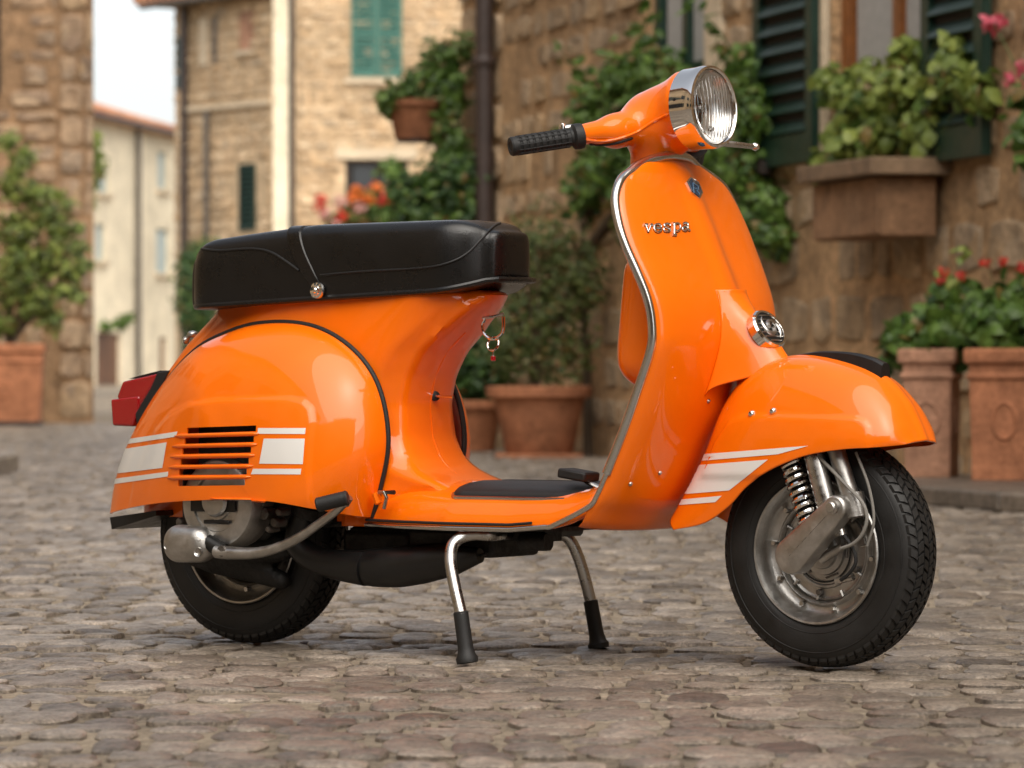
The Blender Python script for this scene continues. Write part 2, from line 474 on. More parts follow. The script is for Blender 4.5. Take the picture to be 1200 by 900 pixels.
# ------------------------------------------------------------------ floorboard
fx = np.linspace(.30, .965, 60); ys = np.linspace(-1, 1, 61)
V = np.zeros((60, 61, 3))
yk = [0, .05, .10, .145, .17, .19, .203, .207]; zk = [.335, .333, .327, .316, .305, .287, .266, .244]
for i, x in enumerate(fx):
    for j, s in enumerate(ys):
        q = abs(s); y = .207*(1-(1-q)**1.6)
        z = float(np.interp(y, yk, zk)); k = sstep((x-.86)/.10)*.02
        q2 = (y/.207)**3
        x2 = x - .045*q2*sstep((x - .70)/.26)
        V[i, j] = (x2, math.copysign(y, s), z + k*(1 - y/.207) + q2*float(np.interp(x2, [.75, .843, .884, .931], [0, .008, .018, .040])))
for _ in range(3): V[:, 1:-1, 2] = (V[:, :-2, 2] + 2*V[:, 1:-1, 2] + V[:, 2:, 2])/4
hwf = lambda x: float(np.interp(x, [.34, .40, .47, .60], [.118, .140, .172, .207]))
V[..., 1] *= np.array([[hwf(x)/.207 for x in r_] for r_ in V[..., 0]])
fl = mk('floorboard', V.reshape(-1, 3), orient(V.reshape(-1, 3), gridfaces(60, 61), (0, 0, 1)), M['orange'], scooter, sharp=60); solid(fl, .004)
T_fl = bvh(fl)
ep = [Vector(V[i, 0]) for i in range(6, 56)]       # the near edge of the floor
for s in (1, -1):
    pts = [half[13], half[14], half[15]] + [Vector((p.x, p.y - .003, p.z + .004)) for p in ep[::-1] if p.x < .845]
    pts = [Vector((p.x, p.y*s, p.z)) for p in pts]
    part(MB().tube(pts, .0050, 10, n=90), 'floor_trim', 'trim')
    part(MB().tube([p + Vector((0, -.0005*s, .0095)) for p in pts[8:]], .0028, 8), 'floor_trim_rubber', 'rubber')
mb = MB()
mb.box((.70, 0, .249), (.26, .36, .008)); mb.box((.45, 0, .249), (.24, .20, .008)); mb.box((.55, 0, .238), (.30, .10, .02))
part(mb, 'underfloor', 'engine')
# rubber mat with a metal strip at its edge
for s in (-1, 1):
    e0, e1 = bl(525, 571, -.165), bl(697, 574, -.165)
    n = 40; Va, Vb = [], []
    for i in range(n):
        t = i/(n-1); x = e0.x + .005 + (e1.x - e0.x + .01)*t
        w0 = .05 + .118*min(1, (t*6 + .25)**.5) * (1 if t < .9 else 1 - .25*((t-.9)/.1)**2)
        w0 = .166*min(1, .90 + t*3.0)*(1 if t < .93 else 1 - .12*((t-.93)/.07)**2)
        for k in range(9):
            y = .015 + (w0 - .015)*k/8
            z = float(np.interp(y, yk, zk)) + .007 - .006*(1-k/8)
            if k == 8: z -= .004
            Va.append((x, s*y, z))
    Fc = orient(Va, gridfaces(n, 9), (0, 0, 1))
    mat_o = mk('floor_mat', Va, Fc, M['rubber'], scooter); solid(mat_o, .012)
    ed = [Vector(Va[i*9 + 8]) + Vector((0, s*.003, -.006)) for i in range(0, n)]
    part(MB().tube(ed, .0052, 8), 'mat_strip', 'trim', parent=mat_o)
    part(MB().tube([p + Vector((0, s*.001, -.0075)) for p in ed], .004, 8), 'mat_edging', 'rubber', parent=mat_o)
# brake pedal
mb = MB(); a, b = bl(664, 557, -.12), bl(692, 556, -.12)
pd = MB().box((a + b)/2, (.062, .055, .018), Matrix.Rotation(radians(8), 3, 'Y')).build('brake_pedal', M['rubber'], scooter, bevel=.004)
part(MB().tube([bl(682, 560, -.12), bl(693, 567, -.12), bl(706, 573, -.12)], .009, 10, flat=.6), 'pedal_arm', 'steel', parent=pd)

# ------------------------------------------------------------------ rear body
prof = [  # y px, front x (photo, at the centre), front half width
    (346, 588, .045), (352, 584, .058), (362, 571, .070), (388, 547, .082), (412, 524, .092), (441, 510, .094), (473, 504, .093), (512, 507, .099), (537, 516, .107), (552, 529, .116), (562, 548, .12), (571, 575, .125)]
Zf = []; 
for py, px, w in prof:
    p = bl(px, py, 0); Zf.append((p.z, p.x, w))
Zf = Zf[::-1] ; Zf = [(.25, Zf[0][1] + .03, .135)] + Zf
Zf = np.array(Zf)
tail = np.array(sorted([(.25, -.27), (.35, -.27), (.43, -.26), (.537, -.205), (.60, -.15), (.663, -.075), (.70, -.05)]))
zs = np.linspace(.252, float(Zf[-1, 0]), 70); K = 24
sec = []
for z in zs:
    xf = float(np.interp(z, Zf[:, 0], Zf[:, 1])); w = float(np.interp(z, Zf[:, 0], Zf[:, 2])); xt = float(np.interp(z, tail[:, 0], tail[:, 1]))
    rc = .026 if z < .66 else .026 + (z-.66)*.3
    wm = float(np.interp(z, [.25, .33, .45, .60, .69], [.126, .127, .128, .122, .112])); wt = float(np.interp(z, [.25, .33, .45, .60, .69], [.05, .06, .075, .07, .07])); wb = float(np.interp(z, [.25, .31, .40], [.075, .09, .135]))
    P = [(xf, 0), (xf - .001, w*.45), (xf - .005, w - rc*.75), (xf - rc*.35, w - rc*.12), (xf - rc*1.2, w + .006), (xf - .055, min(wm, w + .026)), (xf - .11, wm), (xf - .20, wm),
         (xt + (xf-xt)*.45, min(wb, wm*.99)), (xt + .16, min(wb*.9, wm*.9)), (xt + .07, wt), (xt + .015, wt*.6), (xt, 0)]
    c = cr(P, 48); sec.append(c)
sec = np.array(sec)
for _ in range(4): sec[1:-1] = (sec[:-2] + 2*sec[1:-1] + sec[2:])/4
full = np.concatenate([sec, sec[:, -2:0:-1]*np.array([1, -1])], 1)
full = np.stack([full[..., 0], -full[..., 1], np.repeat(zs[:, None], full.shape[1], 1)], -1)
# close the top with a rounded shoulder
top = [full[-1]*1.0]
c0 = full[-1].mean(0)
for k, (sc, dz) in enumerate([(.985, .005), (.95, .009), (.85, .012), (.5, .013), (.02, .013)]):
    q = c0 + (full[-1]-c0)*sc; q[:, 2] = full[-1][:, 2] + dz; top.append(q)
full = np.concatenate([full, np.array(top[1:])], 0)
# the nose droops forward under the seat
V = full.reshape(-1, 3)
fc = gridfaces(full.shape[0], full.shape[1], False, True)
body = mk('rear_body', V, fc, M['orange'], scooter, sharp=50, fix=True)
T_bd = bvh(body)
part(MB().tube([(float(np.interp(z, Zf[:, 0], Zf[:, 1])) + .0005, 0, z) for z in np.linspace(.345, .62, 30)], .0012, 6), 'weld_seam', 'orange', parent=body)

# ------------------------------------------------------------------ side cowls
out_px = [(437,606,.128),(446,573,.130),(455,527,.131),(453,487,.130),(443,450,.128),(426,422,.126),(401,399,.123),(372,384,.12),(340,378,.117),(300,380,.112),(267,390,.106),(232,408,.10),
          (200,440,.085),(172,480,.075),(149,525,.066),(136,565,.060),(130,602,.056)]
OUT = np.array([tuple(bl(px, py, -y)) for px, py, y in out_px])
OUT = cr(OUT, 220)
cX, cZ = .185, .296
ctr = np.array([cX, -.10, cZ])
NS = 90
V = np.zeros((220, NS, 3)); panel = np.array([tuple(bl(px, py, -.25))[::2] for px, py in [(95,640),(118,560),(150,505),(175,485),(205,473),(245,467),(333,465),(350,469),(359,478),(363,495),(363,640)]])
for i in range(220):
    e = OUT[i]
    for j in range(NS):
        s = (j/(NS-1))**.8
        x, z = cX + (e[0]-cX)*s, cZ + (e[2]-cZ)*(s + (s*s - s)*max(0, 1 - min(i, 219-i)/45)**2)
        # the bottom lip is arched
        tail_k = sstep((x + .36)/.42)
        front_k = 1 - .06*sstep((x - .20)/.25)
        b = .150*(1 - s**3.1)**.62*(.55 + .45*tail_k)*front_k
        yb = .10 + (-e[1]-.10)*s
        zz = (z - cZ)/.35
        b *= 1 - .10*max(0, zz)**1.5
        V[i, j] = (x, -(yb + b), z)
sd = sdpoly(V[..., [0, 2]], panel)
inside = sstep((-sd + .004)/.012)
V[..., 1] -= .0045*inside*np.clip((-V[..., 1] - .12)/.06, 0, 1)
cowl_f = gridfaces(220, NS)
cv = V.reshape(-1, 3)
cowl = mk('side_cowl', cv, orient(cv, cowl_f, (0, -1, 0)), M['orange'], scooter, sharp=60)
T_solidcowl = bvh(cowl)
solid(cowl, .004)
# cooling slots cut through the cowl
sl = [((210, 505), (301, 502)), ((207.5, 517), (299, 514.5)), (( 205, 529), (296, 527)), ((203, 541.5), (293.5, 540)), ((201, 553.5), (291, 552.5)), ((200, 566.5), (288.5, 565))]
mb = MB()
for (a, b) in sl:
    pa, pb = bl(a[0], a[1], -.25), bl(b[0], b[1], -.25); h = .0058
    for yy in (-.40,): 
        pts = [(pa.x, pa.z-h), (pb.x, pb.z-h), (pb.x, pb.z+h), (pa.x, pa.z+h)]
        mb.prism(pts, lambda p, hh: (p[0], -.42 + hh, p[1]), .32)
cut = mb.build('cutter', None, None)
bmod = cowl.modifiers.new('slots', 'BOOLEAN'); bmod.object = cut; bmod.operation = 'DIFFERENCE'; bmod.solver = 'EXACT'
cowl.parent = None
baked(cowl); cowl.parent = scooter
bpy.data.objects.remove(cut)
cowl.data.materials.clear(); cowl.data.materials.append(M['orange'])
cowl.data.set_sharp_from_angle(angle=radians(35))
far_me = cowl.data.copy(); far_me.transform(Matrix.Diagonal((1, -1, 1, 1))); far_me.flip_normals()
far = bpy.data.objects.new('side_cowl', far_me); COL.objects.link(far); far.parent = scooter
# proud louvre ribs between the slots
for k in range(5):
    (a, b), (c, d) = sl[k], sl[k+1]
    p0 = ((a[0]+c[0])/2 - 4, (a[1]+c[1])/2); p1 = ((b[0]+d[0])/2 + 4, (b[1]+d[1])/2)
    pts = [hit(T_solidcowl, p0[0] + (p1[0]-p0[0])*t, p0[1] + (p1[1]-p0[1])*t, .0006) for t in np.linspace(0, 1, 14)]
    r = [.001] + [.0042]*12 + [.001]
    part(MB().tube(pts, r, 10), 'louvre_rib', 'orange', parent=cowl, sharp=80)
def z1(*p): return [(100 + x/3, 340 + y/3) for x, y in p]
for q in [((130,525),(325,497),(320,515),(126,543)), ((115,560),(287,535),(272,625),(97,645)), ((92,663),(293,638),(291,655),(88,682)),
          ((608,485),(775,485),(773,506),(606,505)), ((628,522),(772,522),(765,612),(612,610)), ((590,628),(760,628),(757,648),(583,647))]:
    qq = z1(*q)
    if q[0][0] < 200: qq = [(x + (4 if x < 150 else 0), y) for x, y in qq]
    decal(T_solidcowl, qq, 'white_stripe', 'white', cowl, 20, 8)
# rubber beading in the seam
bead = [Vector(p) + Vector((0, -.002, 0)) for p in OUT[:165]]
part(MB().tube(bead, [.0055]*130 + list(np.linspace(.0055, .002, 35)), 10), 'seam_beading', 'rubber')
part(MB().tube([Vector((p.x, -p.y, p.z)) for p in bead], .0055, 8), 'seam_beading', 'rubber')
# latch
lt = MB(); lt.tube([bl(444, 577, -.165), bl(450, 577, -.168), bl(453, 583, -.17), bl(450, 596, -.168)], .004, 8)
lt = part(lt, 'cowl_latch', 'steel'); part(MB().tube([bl(449, 577, -.165), bl(462, 577, -.17)], [.003, .0045], 8), 'latch_pin', 'black', parent=lt)
part(MB().tube([bl(440, 578, -.16), bl(444, 590, -.16)], .008, 8), 'latch_bracket', 'orange', parent=lt)

# ------------------------------------------------------------------ seat
def seat_sec(x):
    t = (x - SX0)/(SX1 - SX0)
    zb = .668 + .030*t + .016*max(0, (t-.86)/.14)**2; zt = .800 + .030*min(1, t/.45)**.8 + .008*t
    e0 = max(0, (.10 - t)/.10); e1 = max(0, (t-.86)/.14)
    zt -= .026*e0**2 + .022*e1**3
    w = .148 - .028*t
    w *= (1 - .30*e0**2.6)*(1 - .42*e1**2.4)
    return zb, zt, w
SX0, SX1 = -.070, .605
xs = SX0 + (SX1-SX0)*(.5 - .5*np.cos(np.linspace(0, pi, 72)))*1.0
xs = np.linspace(SX0, SX1, 72)
V = []
for x in xs:
    zb, zt, w = seat_sec(x); h = zt - zb
    P = [(w*.94, 0), (w*.985, .10*h), (w*1.0, .30*h), (w*.995, .55*h), (w*.975, .75*h), (w*.93, .90*h), (w*.82, .975*h), (w*.55, 1.0*h), (0, 1.01*h)]
    c = cr(P, 22)
    ring = [(x, -a, zb + b) for a, b in c] + [(x, a, zb + b) for a, b in c[-2::-1]]
    V.append(ring)
V = np.array(V)
n, m = V.shape[:2]
# rounded ends
def endcap(ring, zc, dirx):
    out = []; c = np.array([ring[:, 0].mean(), 0, zc])
    for k in range(1, 9):
        a = k/8*pi/2; q = c + (ring - c)*np.array([1, cos(a)**.55, cos(a)**.42 if k < 8 else 0.0]); q[:, 0] += dirx*.024*sin(a); out.append(q)
    return out
front = endcap(V[-1], V[-1][:, 2].mean(), 1); rear = endcap(V[0], V[0][:, 2].mean(), -1)
V = np.concatenate([np.array(rear[::-1]), V, np.array(front)], 0)
fc = gridfaces(V.shape[0], m)
fc += [tuple(i*m + k for i, k in ((i, 0), (i+1, 0), (i+1, m-1), (i, m-1))) for i in range(V.shape[0]-1)]
seat = mk('seat', V.reshape(-1, 3), fc, M['vinyl'], scooter, sharp=50, fix=True)
T_st = bvh(seat)
def on(tree, pts, off): return [h for h in (hit(tree, x, y, off) for x, y in pts) if h is not None]
def z7(*p): return [(210 + x/2.79, 240 + y/2.79) for x, y in p]
def pxcurve(pts, n): return [tuple(p) for p in cr(pts, n)]
part(MB().tube(on(T_st, pxcurve(z7((52,142),(130,150),(240,144),(300,155),(350,185),(392,215)), 50), .0008), .0026, 8), 'piping', 'piping', parent=seat)
part(MB().tube(on(T_st, pxcurve(z7((462,230),(600,218),(800,206),(880,190),(940,160),(990,110),(1030,70),(1060,58)), 60), .0008), .0024, 8), 'piping', 'piping', parent=seat)
low = [(x, -w*.945, zb + .006) for x in np.linspace(SX0 + .0, SX1 - .002, 60) for zb, zt, w in [seat_sec(x)]]
low = low + [(p[0] + .012 + .02*math.cos(p[1]/.08*1.2), p[1], p[2] + .002) for p in [(SX1, y, low[-1][2]) for y in np.linspace(low[-1][1]*.9, -low[-1][1]*.9, 12)]] + [(p[0], -p[1], p[2]) for p in low[::-1]]
part(MB().tube(low, .006, 8), 'seat_base_rim', 'vinyl', parent=seat)
# strap across the seat
st = []
for k in range(60):
    ph = k/59
    for e in (0, 1):
        pass
sxa, sxb = bl(372, 340, -.145).x, bl(352, 268, -.10).x
ring = []
for s in (-1, 1):
    a = []
    for t in np.linspace(0, 1, 24):
        a.append(t)
Vs = []
for k, ph in enumerate(np.linspace(-1, 1, 61)):
    q = abs(ph)
    x = sxb + (sxa - sxb)*max(0, (q-.42)/.58)**1.6
    zb, zt, w = seat_sec(x); h = zt - zb
    P = cr([(w*.985, .10*h), (w*1.0, .30*h), (w*.995, .55*h), (w*.975, .75*h), (w*.93, .90*h), (w*.82, .975*h), (w*.55, 1.0*h), (0, 1.01*h)], 60)
    p = P[int(round((1-q)*59))]
    hw = .017*(1 - .35*max(0, (q-.8)/.2)); o = 1.0
    for dx in (-hw, -hw*.8, hw*.8, hw):
        lift = .003 if abs(dx) < hw*.9 else .0005
        Vs.append((x + dx, math.copysign(p[0] + lift*min(1, p[0]/.1), ph), zb + p[1] + lift))
strap = mk('strap', Vs, gridfaces(61, 4), M['vinyl'], seat, fix=True)
bc = hit(T_st, 373, 340, .004)
sb = MB().lathe([(0, .011), (.004, .0105), (.006, .008), (.0095, .0075), (.0105, .005), (.0155, .0035), (.0165, 0), (.0165, -.003)], bc, (-.12, -1, .02), 24)
part(sb, 'strap_button', 'chrome', parent=strap, sharp=25)

# ------------------------------------------------------------------ horn cover on the shield
hcp = [(869,343),(873,351),(880,361),(892,374),(904,390),(915,406),(924,420)]
hct = np.array([(bl(x, y, 0).z, bl(x, y, 0).x) for x, y in hcp])[::-1]
def sh_x(y, z):
    h = T_sh.ray_cast(Vector((2, y, z)), Vector((-1, 0, 0)))[0]
    return h.x if h is not None else 1.0
V = np.zeros((60, 61, 3)); z_top = .697
for i in range(60):
    t = i/59
    w = .050 + .024*t**1.4
    for j in range(61):
        q = j/30 - 1; y = w*q
        zb = float(hct[0, 0]) - .070*(1 - (1 - min(1, abs(q))**2)**.5)**.55
        z = z_top + t*(zb - z_top)
        zc = z_top + t*(float(hct[0, 0]) - z_top)
        h = max(.002, float(np.interp(zc, hct[:, 0], hct[:, 1])) - sh_x(0, zc))
        V[i, j] = (sh_x(y, z) + .0015 + h*(.5 + .5*cos(pi*abs(q)**2.3))**.85, y, z)
for _ in range(3): V[1:-1, 1:-1] = (V[:-2, 1:-1] + V[2:, 1:-1] + V[1:-1, :-2] + V[1:-1, 2:] + 2*V[1:-1, 1:-1])/6
hc = mk('horn_cover', V.reshape(-1, 3), orient(V.reshape(-1, 3), gridfaces(60, 61), (1, 0, 0)), M['orange'], scooter, sharp=60); solid(hc, .003)
T_hc = bvh(hc)
ih = int(np.argmin(np.abs(V[:, 30, 2] - .622))); tg_ = V[min(ih + 4, 59), 30] - V[max(ih - 4, 0), 30]
hn = Vector((-tg_[2], 0, tg_[0])).normalized(); hn = (hn + Vector((.25, -.16, 0))).normalized()
hp = Vector(V[ih, 30]) + hn*.0005 + Vector((0, -.004, 0))
horn = MB().lathe([(.0415, -.014), (.041, .002), (.038, .006), (.034, .006), (.033, .004), (0, .004)], hp, hn, 40)
horn = part(horn, 'horn_grille', 'chrome', sharp=30)
hu = Vector((0, 0, 1)); hu = (hu - hn*hu.dot(hn)).normalized(); hv = hn.cross(hu)
def hornp(u, v, h=.005): return hp + hv*u + hu*v + hn*h
part(MB().lathe([(.033, .0045), (0, .0048)], hp, hn, 32), 'horn_mesh', 'black', parent=horn)
for a in (0, pi):      # the curled emblem in the grille
    pts = [hornp((.004 + .022*t)*cos(a + 4.2*t), (.004 + .022*t)*sin(a + 4.2*t), .007) for t in np.linspace(0, 1, 16)]
    part(MB().tube(pts, [.0045]*12 + [.004, .003, .002, .001], 8), 'horn_emblem', 'steel', parent=horn)
for k in range(-3, 4):
    l = sqrt(max(0, .031**2 - (k*.009)**2)); part(MB().tube([hornp(-l, k*.009, .0055), hornp(l, k*.009, .0055)], .0014, 6), 'grille_bar', 'steel', parent=horn)

# ------------------------------------------------------------------ badges and lettering on the shield
def z5(*p): return [(700 + x/2.812, 180 + y/2.812) for x, y in p]
def badge(poly, tree, name, mat, parent, th, base=0.0):
    n = len(poly); c = (sum(p[0] for p in poly)/n, sum(p[1] for p in poly)/n)
    P = [hit(tree, *p, base) for p in poly]; Q = [hit(tree, *p, base + th) for p in poly]; C = hit(tree, *c, base + th)
    V = P + Q + [C]; Fc = [(i, (i+1) % n, n + (i+1) % n, n + i) for i in range(n)] + [(n + i, n + (i+1) % n, 2*n) for i in range(n)]
    return mk(name, V, Fc, M[mat], parent, smooth=False, fix=True)
hexp = z5((303,79),(331,96),(344,131),(334,151),(307,128),(291,95))
bd = badge(hexp, T_sh, 'shield_badge', 'chrome', scooter, .003)
cx0, cy0 = [sum(p[k] for p in hexp)/6 for k in (0, 1)]
badge([(cx0 + (x-cx0)*.82, cy0 + (y-cy0)*.86) for x, y in hexp], T_sh, 'badge_enamel', 'blue', bd, .001, .003)
for seg in [((309,100),(313,134)), ((309,100),(326,112)), ((326,112),(327,122)), ((327,122),(312,117)), ((322,124),(331,138))]:
    (a, b) = z5(*seg); part(MB().tube([hit(T_sh, *a, .0045), hit(T_sh, *b, .0045)], .0011, 6), 'badge_mark', 'paleblue', parent=bd)
LET = {  # strokes on a unit box, x-height 1
 'v': [[(0,.97),(.42,.97)], [(.16,.95),(.52,.05)], [(.52,.05),(.86,.95)], [(.68,.97),(1.0,.97)]],
 'e': [[(.10,.55),(.92,.55),(.90,.78),(.70,.97),(.42,.98),(.15,.80),(.08,.50),(.18,.18),(.45,.02),(.72,.04),(.95,.22)]],
 's': [[(.88,.66),(.84,.90),(.55,.99),(.22,.90),(.16,.70),(.38,.55),(.68,.44),(.88,.26),(.74,.06),(.45,.01),(.16,.08),(.10,.34)]],
 'p': [[(.02,.95),(.28,.95)], [(.25,.95),(.25,-.42)], [(.02,-.44),(.48,-.44)], [(.25,.72),(.45,.96),(.72,.96),(.94,.70),(.94,.30),(.72,.04),(.45,.04),(.25,.28)]],
 'a': [[(.12,.76),(.25,.94),(.50,.99),(.72,.88),(.76,.60),(.76,.14),(.98,.04)], [(.76,.56),(.40,.50),(.12,.36),(.12,.14),(.32,.01),(.55,.06),(.76,.26)]]}
x0 = 754.0
for ch in 'vespa':
    mb = MB(); wd = 9.8
    for stroke in LET[ch]:
        pts = [hit(T_sh, x0 + x*wd, 272.6 - (x0-754)*.045 - y*9.4, .0018) for x, y in (pxcurve(stroke, 22) if len(stroke) > 2 else pxcurve(stroke, 5))]
        thick = .0021 if len(stroke) > 2 else .0025
        if ch == 'v' and stroke[0][0] > .5 and len(stroke) == 2 and stroke[0][1] < .1: thick = .0017
        mb.tube(pts, thick, 8)
    lo = part(mb, 'letter', 'chrome', sharp=60)
    part(MB().add([v for v in [tuple(Vector(v) + Vector((-.0012, .0010, -.0016))) for v in mb.V]], mb.F), 'letter_shadow', 'black', parent=lo)  # black copy of the letter, offset behind it as a painted drop shadow
    x0 += wd + 1.2
# rivets
for tree, pts, r in ((T_sh, [(830, 470), (738.5, 567), (773, 554)], .0045),):
    for p in pts:
        h = hit(tree, *p, 0)
        if h: part(MB().lathe([(0, .004), (r*.6, .003), (r, 0)], h, (.4, -.9, 0), 12), 'rivet', 'steel')

# ------------------------------------------------------------------ spare glove box behind the shield
f_ = lambda p: rbox(p, (.985, -.005, .61), (.055, .128, .135), .045)
def gb(p):
    q = p.copy(); q[..., 0] = p[..., 0] - (p[..., 2]-.64)*.10 - np.clip(.60-p[..., 2], 0, 1)**2*2.5; return rbox(q, (.985, 0, .645), (.062, .138, .135), .055)
V, fc = surface(gb, (.86, -.17, .46), (1.12, .17, .82), .007)
part(MB().add(V, fc), 'glove_box', 'orange', sharp=80, fix=False)
# ------------------------------------------------------------------ front mudguard
rows = []
for (ex, ey, w, cx, cy) in [(1062,521,.052,1084,517), (1030,524,.088,1075,494), (993,526,.104,1061,468), (953,532,.113,1033,440), (925,541,.115,985,423), (898,554,.115,935,418), (874,571,.113,893,431),
                            (853,594,.110,864,466), (825,613,.106,842,525), (789,621,.10,808,600)]:
    e, c = G.L(ex, ey, -w), G.L(cx, cy, 0); rows.append((e.x, e.z, w, c.x, c.z))
NU, NV = 150, 110
V = archloft(rows, NU, NV, 2.7, 1.75)
Nn = normals(V); 
if Nn[NU//2, NV//2, 2] < 0: Nn = -Nn
panel = np.array([tuple(G.L(px, py, -.11))[::2] for px, py in [(815,560),(828,520),(846,494),(862,487),(880,486),(995,489),(1006,492),(1012,500),(1014,512),(1016,560)]])
sd = sdpoly(V[..., [0, 2]], panel)
lowk = sstep((np.abs(V[..., 1]) - .07)/.02)
V = V + Nn*(.0035*sstep((-sd + .004)/.010)*lowk)[..., None]
# soft keel along the crown
V = V + Nn*(.004*np.exp(-np.abs(V[..., 1]/.012)**2))[..., None]
gm = np.array(G_B)
Vw = V.reshape(-1, 3) @ gm[:3, :3].T + gm[:3, 3]
mud = mk('front_mudguard', Vw, orient(Vw, gridfaces(NU, NV), (0, 0, 1)), M['orange'], scooter, sharp=60); solid(mud, .003)
T_md = bvh(mud)
def z3(*p): return [(760 + x/2.903, 480 + y/2.903) for x, y in p]
for q in [((172,153),(545,123),(440,152),(163,176)), ((155,190),(407,170),(275,275),(120,288)), ((113,306),(250,293),(228,315),(105,325))]:
    decal(T_md, z3(*q), 'white_stripe', 'white', mud, 26, 10)
for p in [(881,485), (906,482)]:
    h = hit(T_md, *p, 0); part(MB().lathe([(0, .006), (.004, .0055), (.006, .003), (.007, 0)], h, tuple(-GY), 14), 'mudguard_bolt', 'chrome', parent=mud)
# black rubber crest on the crown
cp = pxcurve([(936,416),(965,415.5),(1000,421),(1025,430),(1038,438)], 22)
cv_ = []
for i, (x, y) in enumerate(cp):
    p = G.L(x, y + 3, 0); t = i/21; h = .006 + .018*t; w = .007 + .010*t
    for (dy, dz) in ((-w, -.008), (-w*.75, h*.8), (-w*.4, h), (w*.4, h), (w*.75, h*.8), (w, -.008)):
        cv_.append(G_B @ Vector((p.x, dy, p.z + dz)))
fc = gridfaces(22, 6) + [tuple(range(6)), tuple(range(21*6, 22*6))]
mk('mudguard_crest', cv_, fc, M['black'], mud, sharp=30, fix=True)

# ------------------------------------------------------------------ wheels
def wheel(c, axis, yaw_m, seen=True):
    """axis points to the camera side"""
    c = Vector(c); axis = Vector(axis).normalized()
    tw = .049
    tp = [(.128, -.034), (.134, -.043), (.145, -.0485), (.160, -.051), (.176, -.0505), (.190, -.047), (.199, -.042), (.205, -.034), (.2085, -.018), (.2095, 0)]
    tp = tp + [(r, -h) for r, h in tp[-2::-1]]
    ty = part(MB().lathe(tp, c, axis, 96), 'tyre', 'tyre', sharp=60)
    rf = Vector((0, 0, 1)); b = axis.cross(rf)
    def onw(a, h, r): return c + axis*h + (rf*cos(a) + b*sin(a))*r
    # moulded rings on the side wall
    for hh in (-1, 1):
        for r0, h0 in ((.150, .0492), (.186, .0483)):
            part(MB().tube([onw(2*pi*k/72, hh*h0, r0) for k in range(73)], .0012, 6, cap=False), 'sidewall_ring', 'tyre', parent=ty)
    # tread blocks
    mb = MB(); nb = 62
    lanes = [(-.0435, -.0315), (-.0295, -.0165), (-.0145, -.001), (.001, .0145), (.0165, .0295), (.0315, .0435)]
    def crown(h): return float(np.interp(abs(h), [0, .018, .034, .042, .047], [.2152, .2142, .2092, .2040, .1995]))
    for k in range(nb):
        for li, (h0, h1) in enumerate(lanes):
            a0 = 2*pi*(k + (.5 if li % 2 else 0))/nb; da = 2*pi/nb*.41; sk = .42*2*pi/nb*(1 if li % 2 else -1)
            ring = []
            hm = (h0 + h1)/2
            pts = [(a0 - da - sk*.5, h0), (a0 - da*.9, hm), (a0 - da + sk*.5, h1), (a0 + da + sk*.5, h1), (a0 + da*1.15, hm), (a0 + da - sk*.5, h0)]
            V = [onw(a, h, crown(h) - .009) for a, h in pts] + [onw(a0 + (a-a0)*.9, hm + (h-hm)*.9, crown(h)) for a, h in pts]
            mb.add(V, [tuple(range(6, 12))] + [(i, (i+1) % 6, 6 + (i+1) % 6, 6 + i) for i in range(6)])
    o = part(mb, 'tread', 'tyre', parent=ty, smooth=False); tag(o, kind='stuff')
    return ty, onw
na = -GY
ty, onw = wheel(AX_F, na, None)
rim = part(MB().lathe([(.127, -.040), (.134, -.046), (.1355, -.045), (.134, .043), (.1355, .0475), (.1335, .0500), (.1300, .0490), (.1275, .0450), (.1245, .040), (.121, .030), (.118, .022), (.112, .017), (.104, .015), (.1015, .017), (.0995, .022), (.097, .0235), (.0945, .021), (.093, .012), (.090, .004), (.070, .002), (.03, .002)], AX_F, na, 72), 'wheel_rim', 'alu', sharp=40)
part(MB().lathe([(.094, .006), (.0905, .014), (.088, .0155), (.085, .013), (.083, .012), (.070, .013), (.068, .017), (.064, .018), (.0615, .014), (.045, .016), (.0435, .022), (.034, .024), (.032, .030), (.018, .032), (.016, .036), (0, .037)], AX_F, na, 60), 'brake_drum', 'alu', parent=rim)
for k in range(10):
    a = 2*pi*k/10 + .2
    part(MB().lathe([(0, .012), (.0045, .012), (.0052, .010), (.0052, 0)], onw(a, .015, .1075), na, 6), 'rim_nut', 'steel', parent=rim, smooth=False)
    mbx = MB().box((0, 0, 0), (.005, .012, .012)); 
    part(MB().tube([onw(a + .25, .016, .080), onw(a + .25, .016, .092)], .003, 6), 'drum_rib', 'alu', parent=rim)
for k in range(5):
    a = 2*pi*k/5 + .5
    part(MB().lathe([(0, .010), (.005, .010), (.006, .008), (.006, 0)], onw(a, .014, .077), na, 6), 'drum_bolt', 'grime', parent=rim, smooth=False)
    part(MB().tube([onw(a + .2, .017, .050), onw(a + .75, .017, .050)], .0022, 6), 'drum_clip', 'grime', parent=rim)
part(MB().tube([onw(t, .0185, .0575) for t in np.linspace(.3, 5.6, 40)], .0016, 6), 'drum_groove', 'engine', parent=rim)
ty2, onw2 = wheel(AX_R, (0, -1, 0), None)
rim2 = part(MB().lathe([(.127, -.040), (.1355, -.045), (.134, .043), (.1355, .0475), (.1335, .0500), (.1300, .0490), (.1245, .040), (.118, .022), (.112, .017), (.104, .015), (.0995, .022), (.0945, .019), (.090, .004), (.03, .002)], AX_R, (0, -1, 0), 72), 'wheel_rim', 'alu')
part(MB().lathe([(.09, .004), (.085, .020), (.06, .024), (.055, .034), (.0, .036)], AX_R, (0, -1, 0), 48), 'brake_drum', 'grime', parent=rim2)
